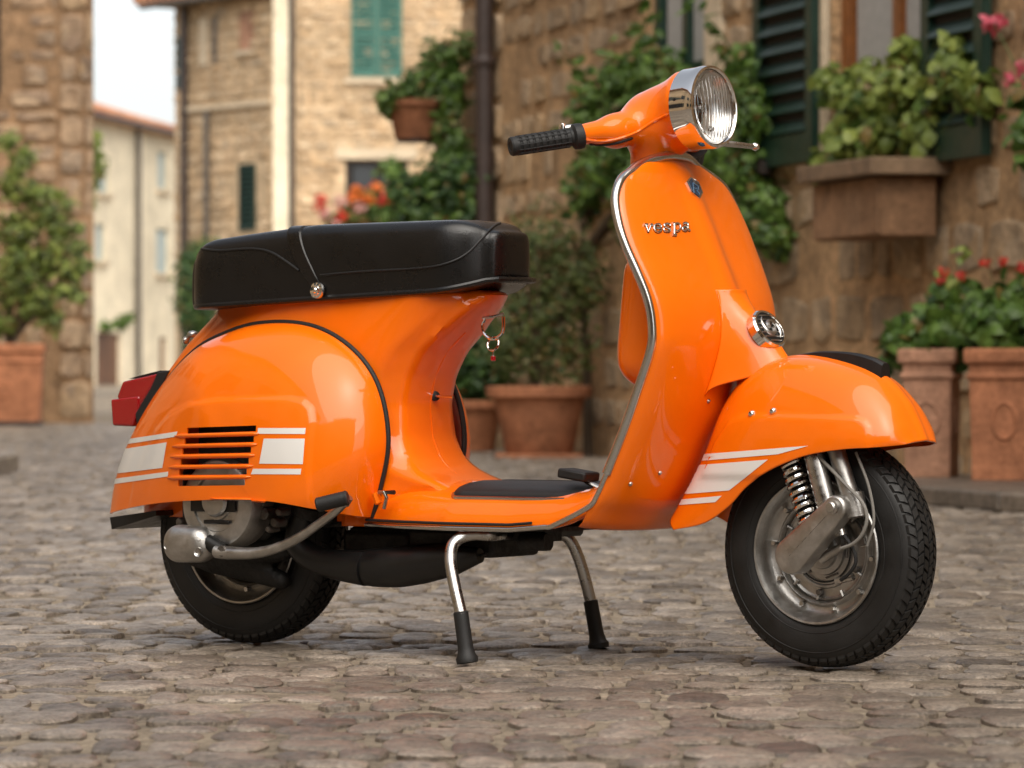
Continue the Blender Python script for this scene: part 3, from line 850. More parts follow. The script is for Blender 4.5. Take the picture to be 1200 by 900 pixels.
for k in range(8):
    a = 2*pi*k/8
    part(MB().lathe([(0, .012), (.005, .012), (.006, 0)], onw2(a, .015, .1065), (0, -1, 0), 6), 'rim_nut', 'steel', parent=rim2, smooth=False)

# ------------------------------------------------------------------ front suspension (on the camera side of the wheel)
def capsule_plate(p0, r0, p1, r1, n, th):
    """a rounded teardrop plate with softened edges"""
    p0, p1, n = Vector(p0), Vector(p1), Vector(n).normalized()
    ax = (p1 - p0); L_ = ax.length; ax.normalize(); sx = n.cross(ax)
    rings = []
    for (k, h) in ((1, -th*.5), (1, th*.28), (.93, th*.43), (.80, th*.5), (.01, th*.52)):
        rg = []
        for i in range(20):
            a = pi/2 + pi*i/19; rg.append(p0 + (ax*cos(a) + sx*sin(a))*r0*k + n*h)
        for i in range(20):
            a = -pi/2 + pi*i/19; rg.append(p1 + (ax*cos(a) + sx*sin(a))*r1*k + n*h)
        rings.append(rg)
    V = [v for rg in rings for v in rg]
    return MB().add(V, gridfaces(len(rings), 40, False, True))
yk_ = -.098
arm = part(capsule_plate(gl(983, 595, yk_), .0235, gl(931, 651, yk_), .0345, na, .034), 'link_arm', 'alu', sharp=35)
pv = gl(982, 594, yk_)
part(MB().lathe([(0, .030), (.008, .0295), (.010, .027), (.010, .024), (.0135, .023), (.0135, .012)], pv, na, 20), 'pivot_bolt', 'steel', parent=arm, sharp=25)
# coil spring
s0, s1 = gl(927, 538, -.085), gl(949, 612, -.085)
axv = (s1 - s0); u = axv.cross(na).normalized(); v = axv.normalized().cross(u)
part(MB().tube([s0 + axv*t + (u*cos(2*pi*9*t) + v*sin(2*pi*9*t))*.0185 for t in np.linspace(0, 1, 200)], .0048, 8), 'coil_spring', 'chrome')
part(MB().tube([s0, s1], .011, 12), 'damper_rod', 'engine')
# fork tubes, damper, cables
part(MB().tube([gl(951, 522, -.085), gl(971, 600, -.085)], .0195, 20), 'fork_tube', 'steel')
dp = part(MB().tube([gl(978, 522, -.072), gl(1001, 596, -.072)], .0165, 18), 'damper', 'alu')
part(MB().tube([gl(999, 578, -.072), gl(1004, 606, -.072)], .021, 18), 'damper_collar', 'alu', parent=dp)
part(MB().tube([gl(980, 604, -.075), gl(986, 628, -.075)], [.0105, .0125], 14), 'cable_sleeve', 'steel')
part(MB().tube([gl(*p, -.085) for p in [(989,627),(999,642),(1003,658),(995,672),(985,680)]], .0035, 8, n=24), 'brake_cable', 'rubber')
part(MB().tube([gl(*p, -.095) for p in [(955,531),(972,548),(993,570),(1010,588),(1016,606),(1011,625),(1000,637),(985,643)]], .0034, 8, n=40), 'speedometer_cable', 'cable')
part(MB().tube([gl(*p, -.075) for p in [(1003,530),(1018,570),(1024,610),(1016,640)]], .0028, 8, n=30), 'brake_cable', 'cable')
part(MB().tube([gl(988, 640, -.066), gl(962, 655, -.066)], [.008, .010], 12), 'brake_lever_arm', 'alu')
part(MB().tube([gl(980, 681, -.07), gl(1000, 676, -.07)], .007, 10), 'cable_clamp', 'steel')
part(MB().tube([gl(945, 500, -.03), gl(960, 640, -.03)], .016, 12), 'fork_stem', 'engine')
part(MB().tube([Vector((1.14, 0, .60)), G_B @ Vector((-.075, 0, .53)), G_B @ Vector((-.055, .02, .40))], .024, 14), 'steering_column', 'engine')
part(MB().tube([G_B @ Vector((-.06, .0, .46)), G_B @ Vector((-.05, .075, .40)), G_B @ Vector((-.02, .08, .26)), AX_F + GY*.075], .018, 12, n=24), 'fork_leg', 'engine')

# ------------------------------------------------------------------ handlebar with the headlight
hc_ = G2.L(836, 125, 0)                       # centre of the lamp glass
tilt = radians(4)
hax = Vector((cos(tilt), 0, sin(tilt)))
RL = .0765
gr0, gr1 = G2.L(676, 160, -.195), G2.L(598, 172, -.30)   # grip root, grip end
bx = np.array(hc_)
def head(p):
    q = p.copy(); q[..., 1] = np.abs(p[..., 1])
    a = np.array([hc_.x - .055, 0, hc_.z - .003])
    d = rcone(p, a, np.array([-.048, 0, 1.020]), .0735, .046)
    # flatten the front behind the chrome rim
    fp = (p - a) @ np.array([hax.x, 0, hax.z]) - .016
    d = np.maximum(d, fp)
    arm_ = rcone(q, (-.048, 0, 1.017), (-.064, .10, .994), .043, .0255)
    arm2 = rcone(q, (-.064, .10, .996), (gr0.x, -gr0.y, gr0.z + .003), .0265, .0175)
    arm_ = smin(arm_, arm2, .03)
    nk = rcone(p, (-.052, 0, .935), (-.02, 0, 1.00), .040, .050)
    nk = np.maximum(nk, .93 - p[..., 2])
    d = smin(d, arm_, .055)
    d = smin(d, nk, .035)
    return d
V, fc = surface(head, (-.17, -.225, .92), (.10, .225, 1.15), .0042)
Vw = V @ np.array(G2_B)[:3, :3].T + np.array(G2_B)[:3, 3]
hs_o = mk('handlebar_casing', Vw, fc, M['orange'], scooter, sharp=70)
T_hd = bvh(hs_o)
hc_w = G2_B @ hc_; hax_w = G2_B.to_3x3() @ hax
lampring = MB().lathe([(RL - .003, -.050), (RL + .001, -.048), (RL + .0015, -.020), (RL + .0025, -.006), (RL + .0005, .002), (RL - .004, .004), (RL - .008, .001), (RL - .010, -.004)], hc_w, hax_w, 64)
ring_o = part(lampring, 'headlight_rim', 'chrome', parent=hs_o, sharp=50)
part(MB().lathe([(RL - .009, -.004), (.058, -.020), (.040, -.034), (.020, -.041), (.010, -.042), (.010, -.044), (0, -.044)], hc_w, hax_w, 48), 'reflector', 'reflector', parent=hs_o, fix=False)
part(MB().lathe([(.0, -.014), (.006, -.0145), (.0085, -.020), (.0085, -.028), (.0065, -.036), (.0065, -.043)], hc_w, hax_w, 20), 'bulb', 'steel', parent=hs_o)
gp = [(RL - .009, -.003), (.064, .004), (.052, .0085), (.034, .0120), (.016, .0135), (0, .014)]
gl_o = part(MB().lathe(gp + [(r, h - .003) for r, h in gp][::-1], hc_w, hax_w, 64, closed=True), 'headlight_glass', 'glass', parent=hs_o)
rs = G2_B.to_3x3() @ Vector((0, 1, 0)); up_ = hax_w.cross(rs)
for k in range(-6, 7):   # moulded flutes of the lens
    a = k*.0095; l = sqrt(max(1e-6, .064**2 - a*a))
    part(MB().tube([hc_w + rs*a + up_*t + hax_w*(.0145 - 2.1*(a*a + t*t) - .0035) for t in np.linspace(-l, l*.9, 16)], .0013, 6), 'lens_flute', 'glass', parent=gl_o)
sc = hc_w - hax_w*.035 - rs*(RL*.97) + up_*.012
part(MB().lathe([(0, .003), (.004, .0025), (.005, 0)], sc, -rs, 12), 'rim_screw', 'black', parent=ring_o)
part(MB().lathe([(0, .006), (.004, .0055), (.0055, 0)], hc_w + up_*-.042 - rs*.012 + hax_w*-.002, hax_w, 12), 'lamp_screw', 'steel', parent=gl_o)
# a fold line where the upper cover meets the lower casting
pts = [h for h in (hit(T_hd, x, y, .0004) for x, y in pxcurve([(683,163),(700,165),(722,163),(745,155),(765,143),(785,133)], 40)) if h]
part(MB().tube(pts, [.0008] + [.0026]*(len(pts)-2) + [.0008], 8), 'casing_edge', 'orange', parent=hs_o)
pts2 = [h for h in (hit(T_hd, x, y + 4.5, .0002) for x, y in pxcurve([(690,164),(705,165),(722,163),(742,157)], 30)) if h]
part(MB().tube(pts2, [.0005] + [.0030]*(len(pts2)-2) + [.0005], 8), 'casing_gap', 'black', parent=hs_o)
# grips, levers
for s in (-1, 1):
    a = Vector((gr0.x, s*-gr0.y, gr0.z)); b = Vector((gr1.x, s*-gr1.y, gr1.z)); a, b = G2_B @ a, G2_B @ b
    d = (b - a); L_ = d.length; d.normalize()
    pr = [(.012, -.012), (.0235, -.010), (.0245, -.002), (.0235, .006), (.0172, .010)]
    ridge = []
    x = .014
    while x < L_ - .012:
        ridge += [(.0160, x), (.0176, x + .002), (.0176, x + .0085), (.0160, x + .0105)]; x += .0125
    pr += ridge + [(.0178, L_ - .010), (.0182, L_ - .003), (.0165, L_), (.009, L_ + .0005), (.008, L_ - .001), (0, L_ - .001)]
    grip = part(MB().lathe(pr, a, d, 24), 'handlebar_grip', 'rubber', sharp=30)
    rf = Vector((0, 0, 1)); rf = (rf - d*rf.dot(d)).normalized(); sd_ = d.cross(rf)
    for k in range(12):
        t = 2*pi*k/12
        part(MB().box((0, 0, 0), (.001, .001, .001)) if False else MB().tube([a + d*.016 + (rf*cos(t) + sd_*sin(t))*.0172, a + d*(L_ - .012) + (rf*cos(t) + sd_*sin(t))*.0172], .0014, 5), 'grip_rib', 'rubber', parent=grip)
    lv_a = a + Vector((.0, 0, .0)) + (G2_B.to_3x3() @ Vector((.020, -s*.0, .012)))
    if s == 1:
        end = hl(885, 172, .29); mid = hl(858, 169, .235)
        lv = part(MB().tube([hl(820, 166, .17), mid, end], [.006, .0062, .0052], 10, n=16), 'clutch_lever', 'steel')
        part(MB().lathe([(.0001, -.0085), (.005, -.007), (.0085, 0), (.005, .007), (.0001, .0085)], end, (1, 0, 0), 14), 'lever_ball', 'chrome', parent=lv)
    else:
        lv = part(MB().tube([hl(656, 152, -.205), hl(668, 150, -.19), hl(684, 152, -.17), hl(697, 154, -.15)], [.0065, .0075, .007, .004], 10, n=16), 'brake_lever', 'steel')
        part(MB().lathe([(0, .006), (.005, .005), (.006, 0), (.006, -.006)], hl(659, 148, -.205), (0, 0, 1), 12), 'lever_screw', 'chrome', parent=lv)
        part(MB().tube([hl(680, 166, -.18), hl(684, 172, -.178)], [.006, .005], 10), 'lever_pivot', 'steel', parent=lv)

# ------------------------------------------------------------------ engine, exhaust, kick start, stand
def sd_engine(p):
    d = rbox(p, (.02, -.085, .285), (.11, .045, .075), .02)
    d = smin(d, rcone(p, (.02, -.09, .27), (.24, -.08, .30), .05, .04), .03)
    d = smin(d, rbox(p, (.20, -.06, .30), (.08, .07, .06), .02), .02)
    return d
V, fc = surface(sd_engine, (-.16, -.20, .15), (.36, .06, .42), .009)
part(MB().box((.12, -.172, .405), (.24, .02, .14)), 'dark_slot_liner', 'engine')  # black panel added so the space behind the cowl slots reads as shade
eng = part(MB().add(V, fc), 'engine_block', 'engine', sharp=80, fix=False)
part(MB().tube([(-.02, .0, .30), (.30, .02, .285), (.42, .0, .27)], .045, 12), 'engine_arm', 'engine', parent=eng)
# inner wheel housing above the tyre so that no light leaks in
fcv = bl(258, 590, -.20)
fly = part(MB().lathe([(.088, -.055), (.0885, .0), (.084, .010), (.078, .013), (.056, .014), (.054, .009), (.034, .009), (.032, .013), (0, .014)], fcv, (0, -1, 0), 56), 'flywheel_cover', 'alu', sharp=35)
def bigslot(a, b, z0, h): 
    mbx = MB().box(((a + b)/2, fcv.y - .0135, z0), (b - a, .004, h)); return part(mbx, 'cover_slot', 'black', parent=fly, bevel=.003)
bigslot(fcv.x - .062, fcv.x + .048, fcv.z - .005, .022)
bigslot(fcv.x - .030, fcv.x + .032, fcv.z - .036, .008)
part(MB().lathe([(0, .022), (.026, .021), (.030, .014)], fcv + Vector((0, -.004, .004)), (0, -1, 0), 32), 'cover_boss', 'alu', parent=fly)
def gear(p):
    d = rcone(p, g0, g1, .036, .026); d = np.maximum(d, np.abs(p[..., 1] + .215) - .030)
    return d
g0, g1 = tuple(bl(212, 637, -.215)), tuple(bl(238, 638, -.215))
V, fc = surface(lambda p: smin(rbox(p, ((g0[0] + g1[0])/2 - .004, -.215, g0[2]), (.047, .030, .034), .024), rcone(p, g0, g1, .030, .026), .02), (g0[0] - .09, -.27, g0[2] - .06), (g1[0] + .06, -.16, g0[2] + .06), .004)
gc = part(MB().add(V, fc), 'gear_casing', 'alu', sharp=80, fix=False)
for (x, y, r) in ((233, 647, .009), (197, 640, .007)):
    part(MB().lathe([(0, -.001), (r*.6, 0), (r, .004), (r*1.1, 0)], bl(x, y, -.243), (0, -1, 0), 16), 'casing_bolt', 'steel', parent=gc)
part(MB().tube([bl(238, 632, -.22), bl(262, 646, -.22)], [.016, .016], 12), 'kick_shaft', 'black', parent=gc)
kp = [(255,646),(270,648),(300,648),(325,642),(350,630),(375,613),(395,598),(405,588)]
kick = part(MB().tube([bl(x, y, -.225) for x, y in kp], [.0185, .0165, .0145, .0135, .0125, .0115, .0105, .010], 16, n=50, flat=.75), 'kick_start_lever', 'alu')
part(MB().lathe([(0, .004), (.010, .003), (.0115, 0)], bl(260, 646, -.238), (0, -1, 0), 16), 'lever_bolt', 'grime', parent=kick)
part(MB().tube([bl(403, 590, -.225), bl(408, 582, -.225)], .011, 12), 'lever_end', 'alu', parent=kick)
ka, kb = bl(371, 592, -.262), bl(408, 583, -.238)
kd = (kb - ka).normalized(); kl = (kb - ka).length
pr = [(0, 0), (.012, .0), (.0145, .003)] + [(r, .004 + k*.004 + e) for k in range(int((kl - .01)/.004)) for r, e in ((.0145, 0), (.0138, .002))] + [(.0145, kl - .003), (.012, kl), (0, kl)]
part(MB().lathe(pr, ka, kd, 20), 'lever_rubber', 'rubber', parent=kick)
part(MB().box((.46, .0, .215), (.34, .17, .055)).box((.36, -.03, .20), (.16, .12, .07)), 'engine_cradle', 'engine', bevel=.01)
ex = part(MB().tube([bl(x, y, -.125) for x, y in [(366,586),(353,610),(348,634),(362,651),(392,661),(430,666)]], [.021, .023, .025, .028, .031, .035], 18, n=40), 'exhaust_elbow', 'black')
part(MB().tube([bl(x, y, -.12) for x, y in [(405,662),(425,665),(470,664),(520,657),(555,652),(563,651)]], [.027, .037, .040, .038, .032, .014], 20, n=40), 'muffler', 'black', parent=ex)
part(MB().tube([bl(556, 653, -.12), bl(570, 649, -.12)], .003, 6), 'muffler_stub', 'black', parent=ex)
part(MB().lathe([(.026, -.012), (.030, -.010), (.030, .010), (.026, .012)], bl(360, 600, -.125), (.3, 0, 1), 20), 'exhaust_clamp', 'engine', parent=ex)
for (x, y, r) in ((312, 602, .012), (325, 612, .010), (330, 600, .008), (318, 620, .007), (214, 612, .010), (310, 590, .009)):
    part(MB().lathe([(0, .014), (r*.7, .013), (r, .009), (r, -.02)], bl(x, y, -.17), (0, -1, 0), 10), 'engine_bolt', 'grime', parent=eng)
part(MB().tube([bl(393, 646, -.05), bl(430, 632, -.05), bl(468, 622, -.05)], .003, 6), 'control_cable', 'cable')
# rear swing plate in front of the rear wheel rim
def plate(p): return smin(rcone(p, tuple(bl(255, 655, -.07)), tuple(bl(330, 680, -.07)), .030, .018), rcone(p, tuple(bl(230, 640, -.09)), tuple(bl(330, 640, -.09)), .04, .03), .03)
V, fc = surface(plate, (-.2, -.16, .06), (.34, .0, .32), .008)
part(MB().add(V, fc), 'brake_plate', 'engine', sharp=80, fix=False)
# rear splash guard and tail underside
mb = MB()
a, b, c, d = bl(136, 606, -.10), bl(190, 598, -.10), bl(190, 604, -.10), bl(138, 620, -.10)
mb.prism([(p.x, p.z) for p in (a, b, c, d)], lambda p, h: (p[0], -.12 + h, p[1]), .24)
part(mb, 'splash_guard', 'black')
stand = None
for s, path, rub in ((-1, [(575,627),(556,626),(540,630),(530,640),(528,658),(533,687),(541,722)], [(540,719),(546,752),(548,772)]), (1, [(630,626),(654,625),(667,632),(677,651),(686,680),(693,708)], [(692,705),(698,735),(702,756)])):
    fy = -.267 if s < 0 else .226
    ys_ = np.linspace(.165, abs(fy), len(path))*s
    P = [bl(x, y, yy) for (x, y), yy in zip(path, ys_)]
    # the tubes meet under the floor
    P = [Vector((P[0].x - .03, s*.06, .235))] + P
    t_ = MB().tube(P, .0118, 14, n=50)
    leg = part(t_, 'stand_leg', 'steel')
    R_ = [bl(x, y, fy) for x, y in rub]
    R_[-1].z = .0; R_[0] = P[-1] + (P[-2] - P[-1])*.15
    dd = (R_[-1] - R_[0])
    pts = [R_[0] + dd*t for t in (0, .02, .25, .7, .84, .90, 1.0)]
    sh = part(MB().tube(pts, [.0125, .0145, .0145, .0150, .0175, .0215, .0205], 16), 'rubber_foot', 'rubber', parent=leg)
part(MB().tube([(.66, -.16, .235), (.67, .16, .235)], .012, 10), 'stand_crossbar', 'black')
part(MB().box((.70, -.05, .232), (.09, .06, .022)).tube([(.70, -.09, .22), (.76, -.09, .222)], .018, 10), 'stand_bracket', 'engine')

# ------------------------------------------------------------------ tail light and small fittings
def tp_(pts, w, name, mat, parent=scooter, bev=.005):
    mb = MB(); P = [bl(x, y, -w) for x, y in pts]
    mb.prism([(p.x, p.z) for p in P], lambda p, h: (p[0], -w + h, p[1]), 2*w)
    return part(mb, name, mat, parent=parent, bevel=bev, bseg=3)
tl = tp_([(143,447),(187,437),(181,448),(163,480),(155,480),(136,466)], .050, 'tail_light', 'redlens')
tp_([(129,468),(163,464),(163,478),(155,500),(131,499)], .053, 'lower_lens', 'redlens', parent=tl)
tp_([(184,436),(198,434),(172,486),(160,500),(158,485),(176,455)], .054, 'tail_light_gasket', 'rubber', parent=tl, bev=.003)
tp_([(150,444),(160,441),(188,434),(186,438)], .045, 'tail_light_cap', 'black', parent=tl, bev=.001)
V, fc = surface(lambda p: smin(ell(p, tuple(bl(226, 392, .02)), (.012, .012, .008)), ell(p, tuple(bl(219, 399, .02)), (.007, .012, .009)), .008), tuple(bl(226, 392, .02) - Vector((.07, .05, .07))), tuple(bl(226, 392, .02) + Vector((.05, .05, .05))), .004)
part(MB().add(V, fc), 'seat_catch', 'steel', sharp=80, fix=False)
bh = part(MB().tube([bl(566, 373, -.035), bl(578, 371, -.035), bl(590, 368, -.035)], .003, 8), 'bag_hook', 'steel')
lp = [(568,374),(565,381),(567,390),(573,396),(580,397),(588,391),(590,384),(590,371)]
part(MB().tube([bl(x, y, -.035) for x, y in lp], .0032, 8, n=40), 'hook_loop', 'chrome', parent=bh)
rc_ = bl(578, 403, -.035)
part(MB().tube([rc_ + Vector((cos(t)*.0125, .004*sin(t), sin(t)*.0125)) for t in np.linspace(0, 2*pi, 30)], .0022, 8, cap=False), 'key_ring', 'chrome', parent=bh)
part(MB().tube([bl(578, 411, -.035), bl(578, 417, -.035)], .0016, 6), 'key_chain', 'steel', parent=bh)
part(MB().lathe([(0, -.006), (.005, -.004), (.005, .004), (0, .006)], bl(578, 420, -.035), (0, 0, 1), 10), 'key_bead', 'redlens', parent=bh)
fk = hit(T_bd, 509, 464, .001)
ft = part(MB().lathe([(.010, -.004), (.010, .003), (.006, .004), (0, .004)], fk, (.8, -.6, 0), 16), 'fuel_tap', 'black')
part(MB().tube([fk, fk + Vector((.03, -.006, -.001)), fk + Vector((.045, -.004, -.002))], .003, 8), 'fuel_tap_lever', 'chrome', parent=ft)
# ================================================================== THE SETTING
ST_COL = [(.145,.115,.088), (.215,.176,.138), (.275,.230,.184), (.182,.151,.120), (.315,.265,.215), (.12,.098,.078), (.235,.20,.163)]
M['cobble'] = masonry('cobblestone', ST_COL, rough=.40, scale=22, bump=.7, spec=.5, stain=.5, rvar=.18, grain=1.5)
M['joint'] = masonry('sandy_joints', [(.27,.222,.165), (.27,.222,.165)], rough=.9, scale=16, bump=1.0, stain=.5, grain=1.0)
M['wall_tan'] = masonry('tan_rubble_mortar', [(.52,.33,.175), (.52,.33,.175)], rough=.9, scale=3.2, bump=1.0, stain=.5)
M['stone_tan'] = masonry('tan_rubble_stone', [(.45,.31,.18), (.52,.38,.245), (.42,.315,.21), (.54,.37,.21), (.36,.255,.16)], rough=.88, scale=5, bump=1.0, stain=.45)
M['wall_dark'] = masonry('brown_mortar', [(.40,.25,.14), (.40,.25,.14)], rough=.9, scale=6, bump=1.0, stain=.5)
M['stone_dark'] = masonry('brown_stone', [(.34,.225,.14), (.42,.295,.19), (.30,.21,.145), (.38,.285,.20), (.46,.32,.19)], rough=.88, scale=8, bump=1.0, stain=.45)
M['wall_pale'] = masonry('pale_mortar', [(.64,.47,.29), (.64,.47,.29)], rough=.9, scale=4, bump=.8, stain=.4)
M['stone_pale'] = masonry('pale_stone', [(.60,.43,.26), (.68,.52,.34), (.52,.37,.23), (.64,.45,.26), (.50,.39,.27)], rough=.88, scale=6, bump=.8, stain=.35)
M['cream'] = masonry('cream_plaster', [(.86,.75,.55), (.86,.75,.55)], rough=.9, scale=1.6, bump=.4, stain=.22)
M['creamstone'] = masonry('cream_dressed_stone', [(.62,.50,.35), (.66,.54,.38)], rough=.85, scale=4, bump=.4, stain=.2)
M['rooftile'] = masonry('terracotta_roof', [(.52,.24,.13), (.60,.30,.17), (.46,.21,.12), (.58,.33,.21)], rough=.85, scale=3, bump=.5, stain=.3)
M['terra'] = masonry('terracotta', [(.34,.14,.07), (.36,.15,.075)], rough=.8, scale=9, bump=.35, stain=.4)
M['terra_pale'] = masonry('weathered_terracotta', [(.40,.215,.135), (.43,.23,.145)], rough=.85, scale=8, bump=.4, stain=.4)
M['soil'] = simple('soil', (.035,.025,.018), .95, bump=.5, bscale=40)
M['green_paint'] = simple('dark_green_paint', (.006,.028,.017), .45, var=.25, vscale=8, rvar=.1)
M['teal_paint'] = simple('teal_green_paint', (.045,.15,.115), .5, var=.2, vscale=6)
M['brown_paint'] = simple('dark_brown_paint', (.022,.014,.010), .5, var=.3, vscale=6)
M['pipe'] = simple('brown_iron_pipe', (.045,.03,.025), .5, var=.3, vscale=5)
M['pipe_grey'] = simple('grey_pipe', (.10,.085,.07), .5, var=.3, vscale=5)
M['wood'] = simple('varnished_wood', (.22,.075,.018), .4, var=.3, vscale=14)
M['boxwood'] = masonry('browned_terracotta', [(.27,.15,.08), (.31,.18,.10)], rough=.8, scale=10, bump=.4, stain=.4)
M['oldwood'] = simple('weathered_wood', (.20,.13,.075), .8, var=.4, vscale=10, bump=.3, bscale=60)
M['door'] = simple('brown_door', (.16,.07,.03), .6, var=.3, vscale=4)
M['pane'] = simple('window_pane', (.03,.035,.04), .06, spec=.6)
M['curtain'] = simple('curtain', (.38,.37,.35), .9, var=.12, vscale=20)
M['dark_in'] = simple('dark_interior', (.02,.016,.012), .9)
M['paleshutter'] = simple('pale_blue_shutter', (.40,.46,.44), .6, var=.15)
M['leaf_mid'] = leafmat('mid_green_leaf', (.045,.10,.016), (.15,.25,.045), dead=True)
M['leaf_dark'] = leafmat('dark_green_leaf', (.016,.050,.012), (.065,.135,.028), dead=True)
M['leaf_light'] = leafmat('light_green_leaf', (.11,.17,.03), (.32,.38,.085), dead=True)
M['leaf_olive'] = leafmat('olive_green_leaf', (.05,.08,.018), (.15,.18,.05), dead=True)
M['petal_red'] = leafmat('red_petal', (.50,.02,.015), (.68,.07,.03))
M['petal_pink'] = leafmat('pink_petal', (.62,.07,.12), (.78,.20,.26))
M['petal_orange'] = leafmat('orange_petal', (.70,.14,.02), (.75,.24,.03))
M['petal_pale'] = leafmat('pale_pink_petal', (.62,.30,.27), (.70,.42,.36))
M['stem'] = simple('woody_stem', (.09,.06,.035), .85, var=.3, vscale=20)
M['greenstem'] = simple('green_stem', (.07,.11,.03), .7)

# ------------------------------------------------------------------ street of cobbles
rows_y = [-40, 0, 5, 9.5, 20, 40, 80, 140, 400]
V = []
for y in rows_y: V += [(-90, y, gz(y) - .0085), (90, y, gz(y) - .0085)]
street = mk('street', V, [(2*i, 2*i+1, 2*i+3, 2*i+2) for i in range(len(rows_y)-1)], M['joint'], None, smooth=False)
tag(street, 'sandy bed of the cobbled street between the old stone houses', kind='structure')
WA, WB = 7.49, -.27                            # the foot of the right-hand house: x = WA + WB * depth
def stone_variant(k, n=16):
    r = random.Random(100 + k); ring = []
    f1, f2, f3 = r.uniform(0, 6), r.uniform(0, 6), r.uniform(0, 6)
    for i in range(n):
        a = 2*pi*i/n; c, s = cos(a), sin(a); e = 2/2.8
        q = (math.copysign(abs(c)**e, c)*.5, math.copysign(abs(s)**e, s)*.5); j = .97 + .05*sin(2*a + f1) + .05*sin(3*a + f2) + .04*sin(5*a + f3) + r.uniform(-.05, .03)
        ring.append((q[0]*j, q[1]*j))
    V = [(x*1.0, y*1.0, -.030) for x, y in ring] + [(x*.98, y*.98, -.0040) for x, y in ring] + [(x*.90, y*.90, -.0008 + r.uniform(-.0022, .0018)) for x, y in ring] + [(x*.45, y*.45, .0010 + r.uniform(-.0022, .0018)) for x, y in ring] + [(0, 0, .002)]
    Fc = []
    for a in range(3):
        Fc += [(a*n + i, a*n + (i+1) % n, (a+1)*n + (i+1) % n, (a+1)*n + i) for i in range(n)]
    Fc += [(3*n + i, 3*n + (i+1) % n, 4*n) for i in range(n)]
    return V, Fc
SV = [stone_variant(k) for k in range(14)]
SM = []
for k, (v, f) in enumerate(SV):
    me = bpy.data.meshes.new('cobblestone'); me.from_pydata(v, [], f); me.materials.append(M['cobble'])
    me.polygons.foreach_set('use_smooth', [True]*len(me.polygons)); me.set_sharp_from_angle(angle=radians(50)); SM.append(me)
places = []
SVc = []
for k in range(6):
    v_, f_c = stone_variant(40 + k, 9); SVc.append((v_[9:27] + [v_[-1]], [(i, (i+1) % 9, 9 + (i+1) % 9, 9 + i) for i in range(9)] + [(9 + i, 9 + (i+1) % 9, 18) for i in range(9)]))
y = 2.0; row = 0
while y < 44:
    rh = rnd.uniform(.12, .195); lim = .125*y + 1.0
    x = min(-8.1, -lim) - rnd.uniform(0, .2)
    while x < lim + 1.6:
        w = rnd.choice((rnd.uniform(.075, .115), rnd.uniform(.095, .165)))
        yy = y + .05*sin(x*1.1 + row*.13) + .035*sin(x*3.1 + row)
        xc = x + w/2
        if xc < WA + WB*yy - .05 and not (yy > 39 and xc < -3.6):
            places.append((xc, yy, w, rh))
        x += w
    y += rh; row += 1
def vis(p):
    return p[1] > 5.70 and abs(p[0]) < .1225*p[1]
def near_view(p): return p[1] > 5.0 and abs(p[0]) < .125*p[1] + .6
places.sort(key=lambda p: (not vis(p), p[1]))
bigV, bigF = [], []
off = 0
for i, (x, y, w, h) in enumerate(places):
    k = rnd.randrange(14); g = rnd.uniform(.002, .012)
    sx, sy = (w - g), (h - g*1.6)
    rz = rnd.uniform(-.07, .07) + (pi if rnd.random() < .5 else 0)
    m = Matrix.Translation((x, y, gz(y) + rnd.uniform(-.0050, .0018))) @ Matrix.Rotation(rz, 4, 'Z') @ Matrix.Rotation(rnd.uniform(-.045, .045), 4, 'X') @ Matrix.Rotation(rnd.uniform(-.035, .035), 4, 'Y') @ Matrix.Diagonal((sx, sy, 1, 1))
    if i < 300:
        o = bpy.data.objects.new('cobblestone', SM[k]); COL.objects.link(o); o.parent = street; o.matrix_local = m
    else:
        A = np.array(m); vv, ff = SV[k] if near_view((x, y)) else SVc[k % 6]; bigV.append(np.array(vv) @ A[:3, :3].T + A[:3, 3]); bigF += [tuple(a + off for a in f) for f in ff]; off += len(vv)
o = mk('cobblestones', np.concatenate(bigV), bigF, M['cobble'], street, sharp=50)
tag(o, kind='stuff')

# ------------------------------------------------------------------ houses
def facade(parent, x0, x1, z0, z1, holes, mat, name='wall', reveal=.22, reveal_mat=None):
    xs = sorted({x0, x1, *[h[0] for h in holes], *[h[1] for h in holes]}); zs = sorted({z0, z1, *[h[2] for h in holes], *[h[3] for h in holes]})
    mb = MB()
    for a, b in zip(xs, xs[1:]):
        for c, d in zip(zs, zs[1:]):
            if any(h[0] <= a and b <= h[1] and h[2] <= c and d <= h[3] for h in holes): continue
            mb.add([(a, 0, c), (b, 0, c), (b, 0, d), (a, 0, d)], [(0, 1, 2, 3)])
    for (a, b, c, d) in holes:
        mb.add([(a,0,c),(b,0,c),(b,0,d),(a,0,d),(a,reveal,c),(b,reveal,c),(b,reveal,d),(a,reveal,d)], [(0,4,5,1),(1,5,6,2),(2,6,7,3),(3,7,4,0)])
    # returns and back so that the house is a solid block
    D = 5.0
    mb.add([(x0,0,z0),(x0,D,z0),(x0,D,z1),(x0,0,z1)], [(0,3,2,1)]); mb.add([(x1,0,z0),(x1,D,z0),(x1,D,z1),(x1,0,z1)], [(0,1,2,3)])
    mb.add([(x0,D,z0),(x1,D,z0),(x1,D,z1),(x0,D,z1)], [(0,3,2,1)]); mb.add([(x0,0,z1),(x1,0,z1),(x1,D,z1),(x0,D,z1)], [(0,1,2,3)])
    bm_o = mk(name, mb.V, mb.F, M[mat], parent, smooth=False)
    return bm_o
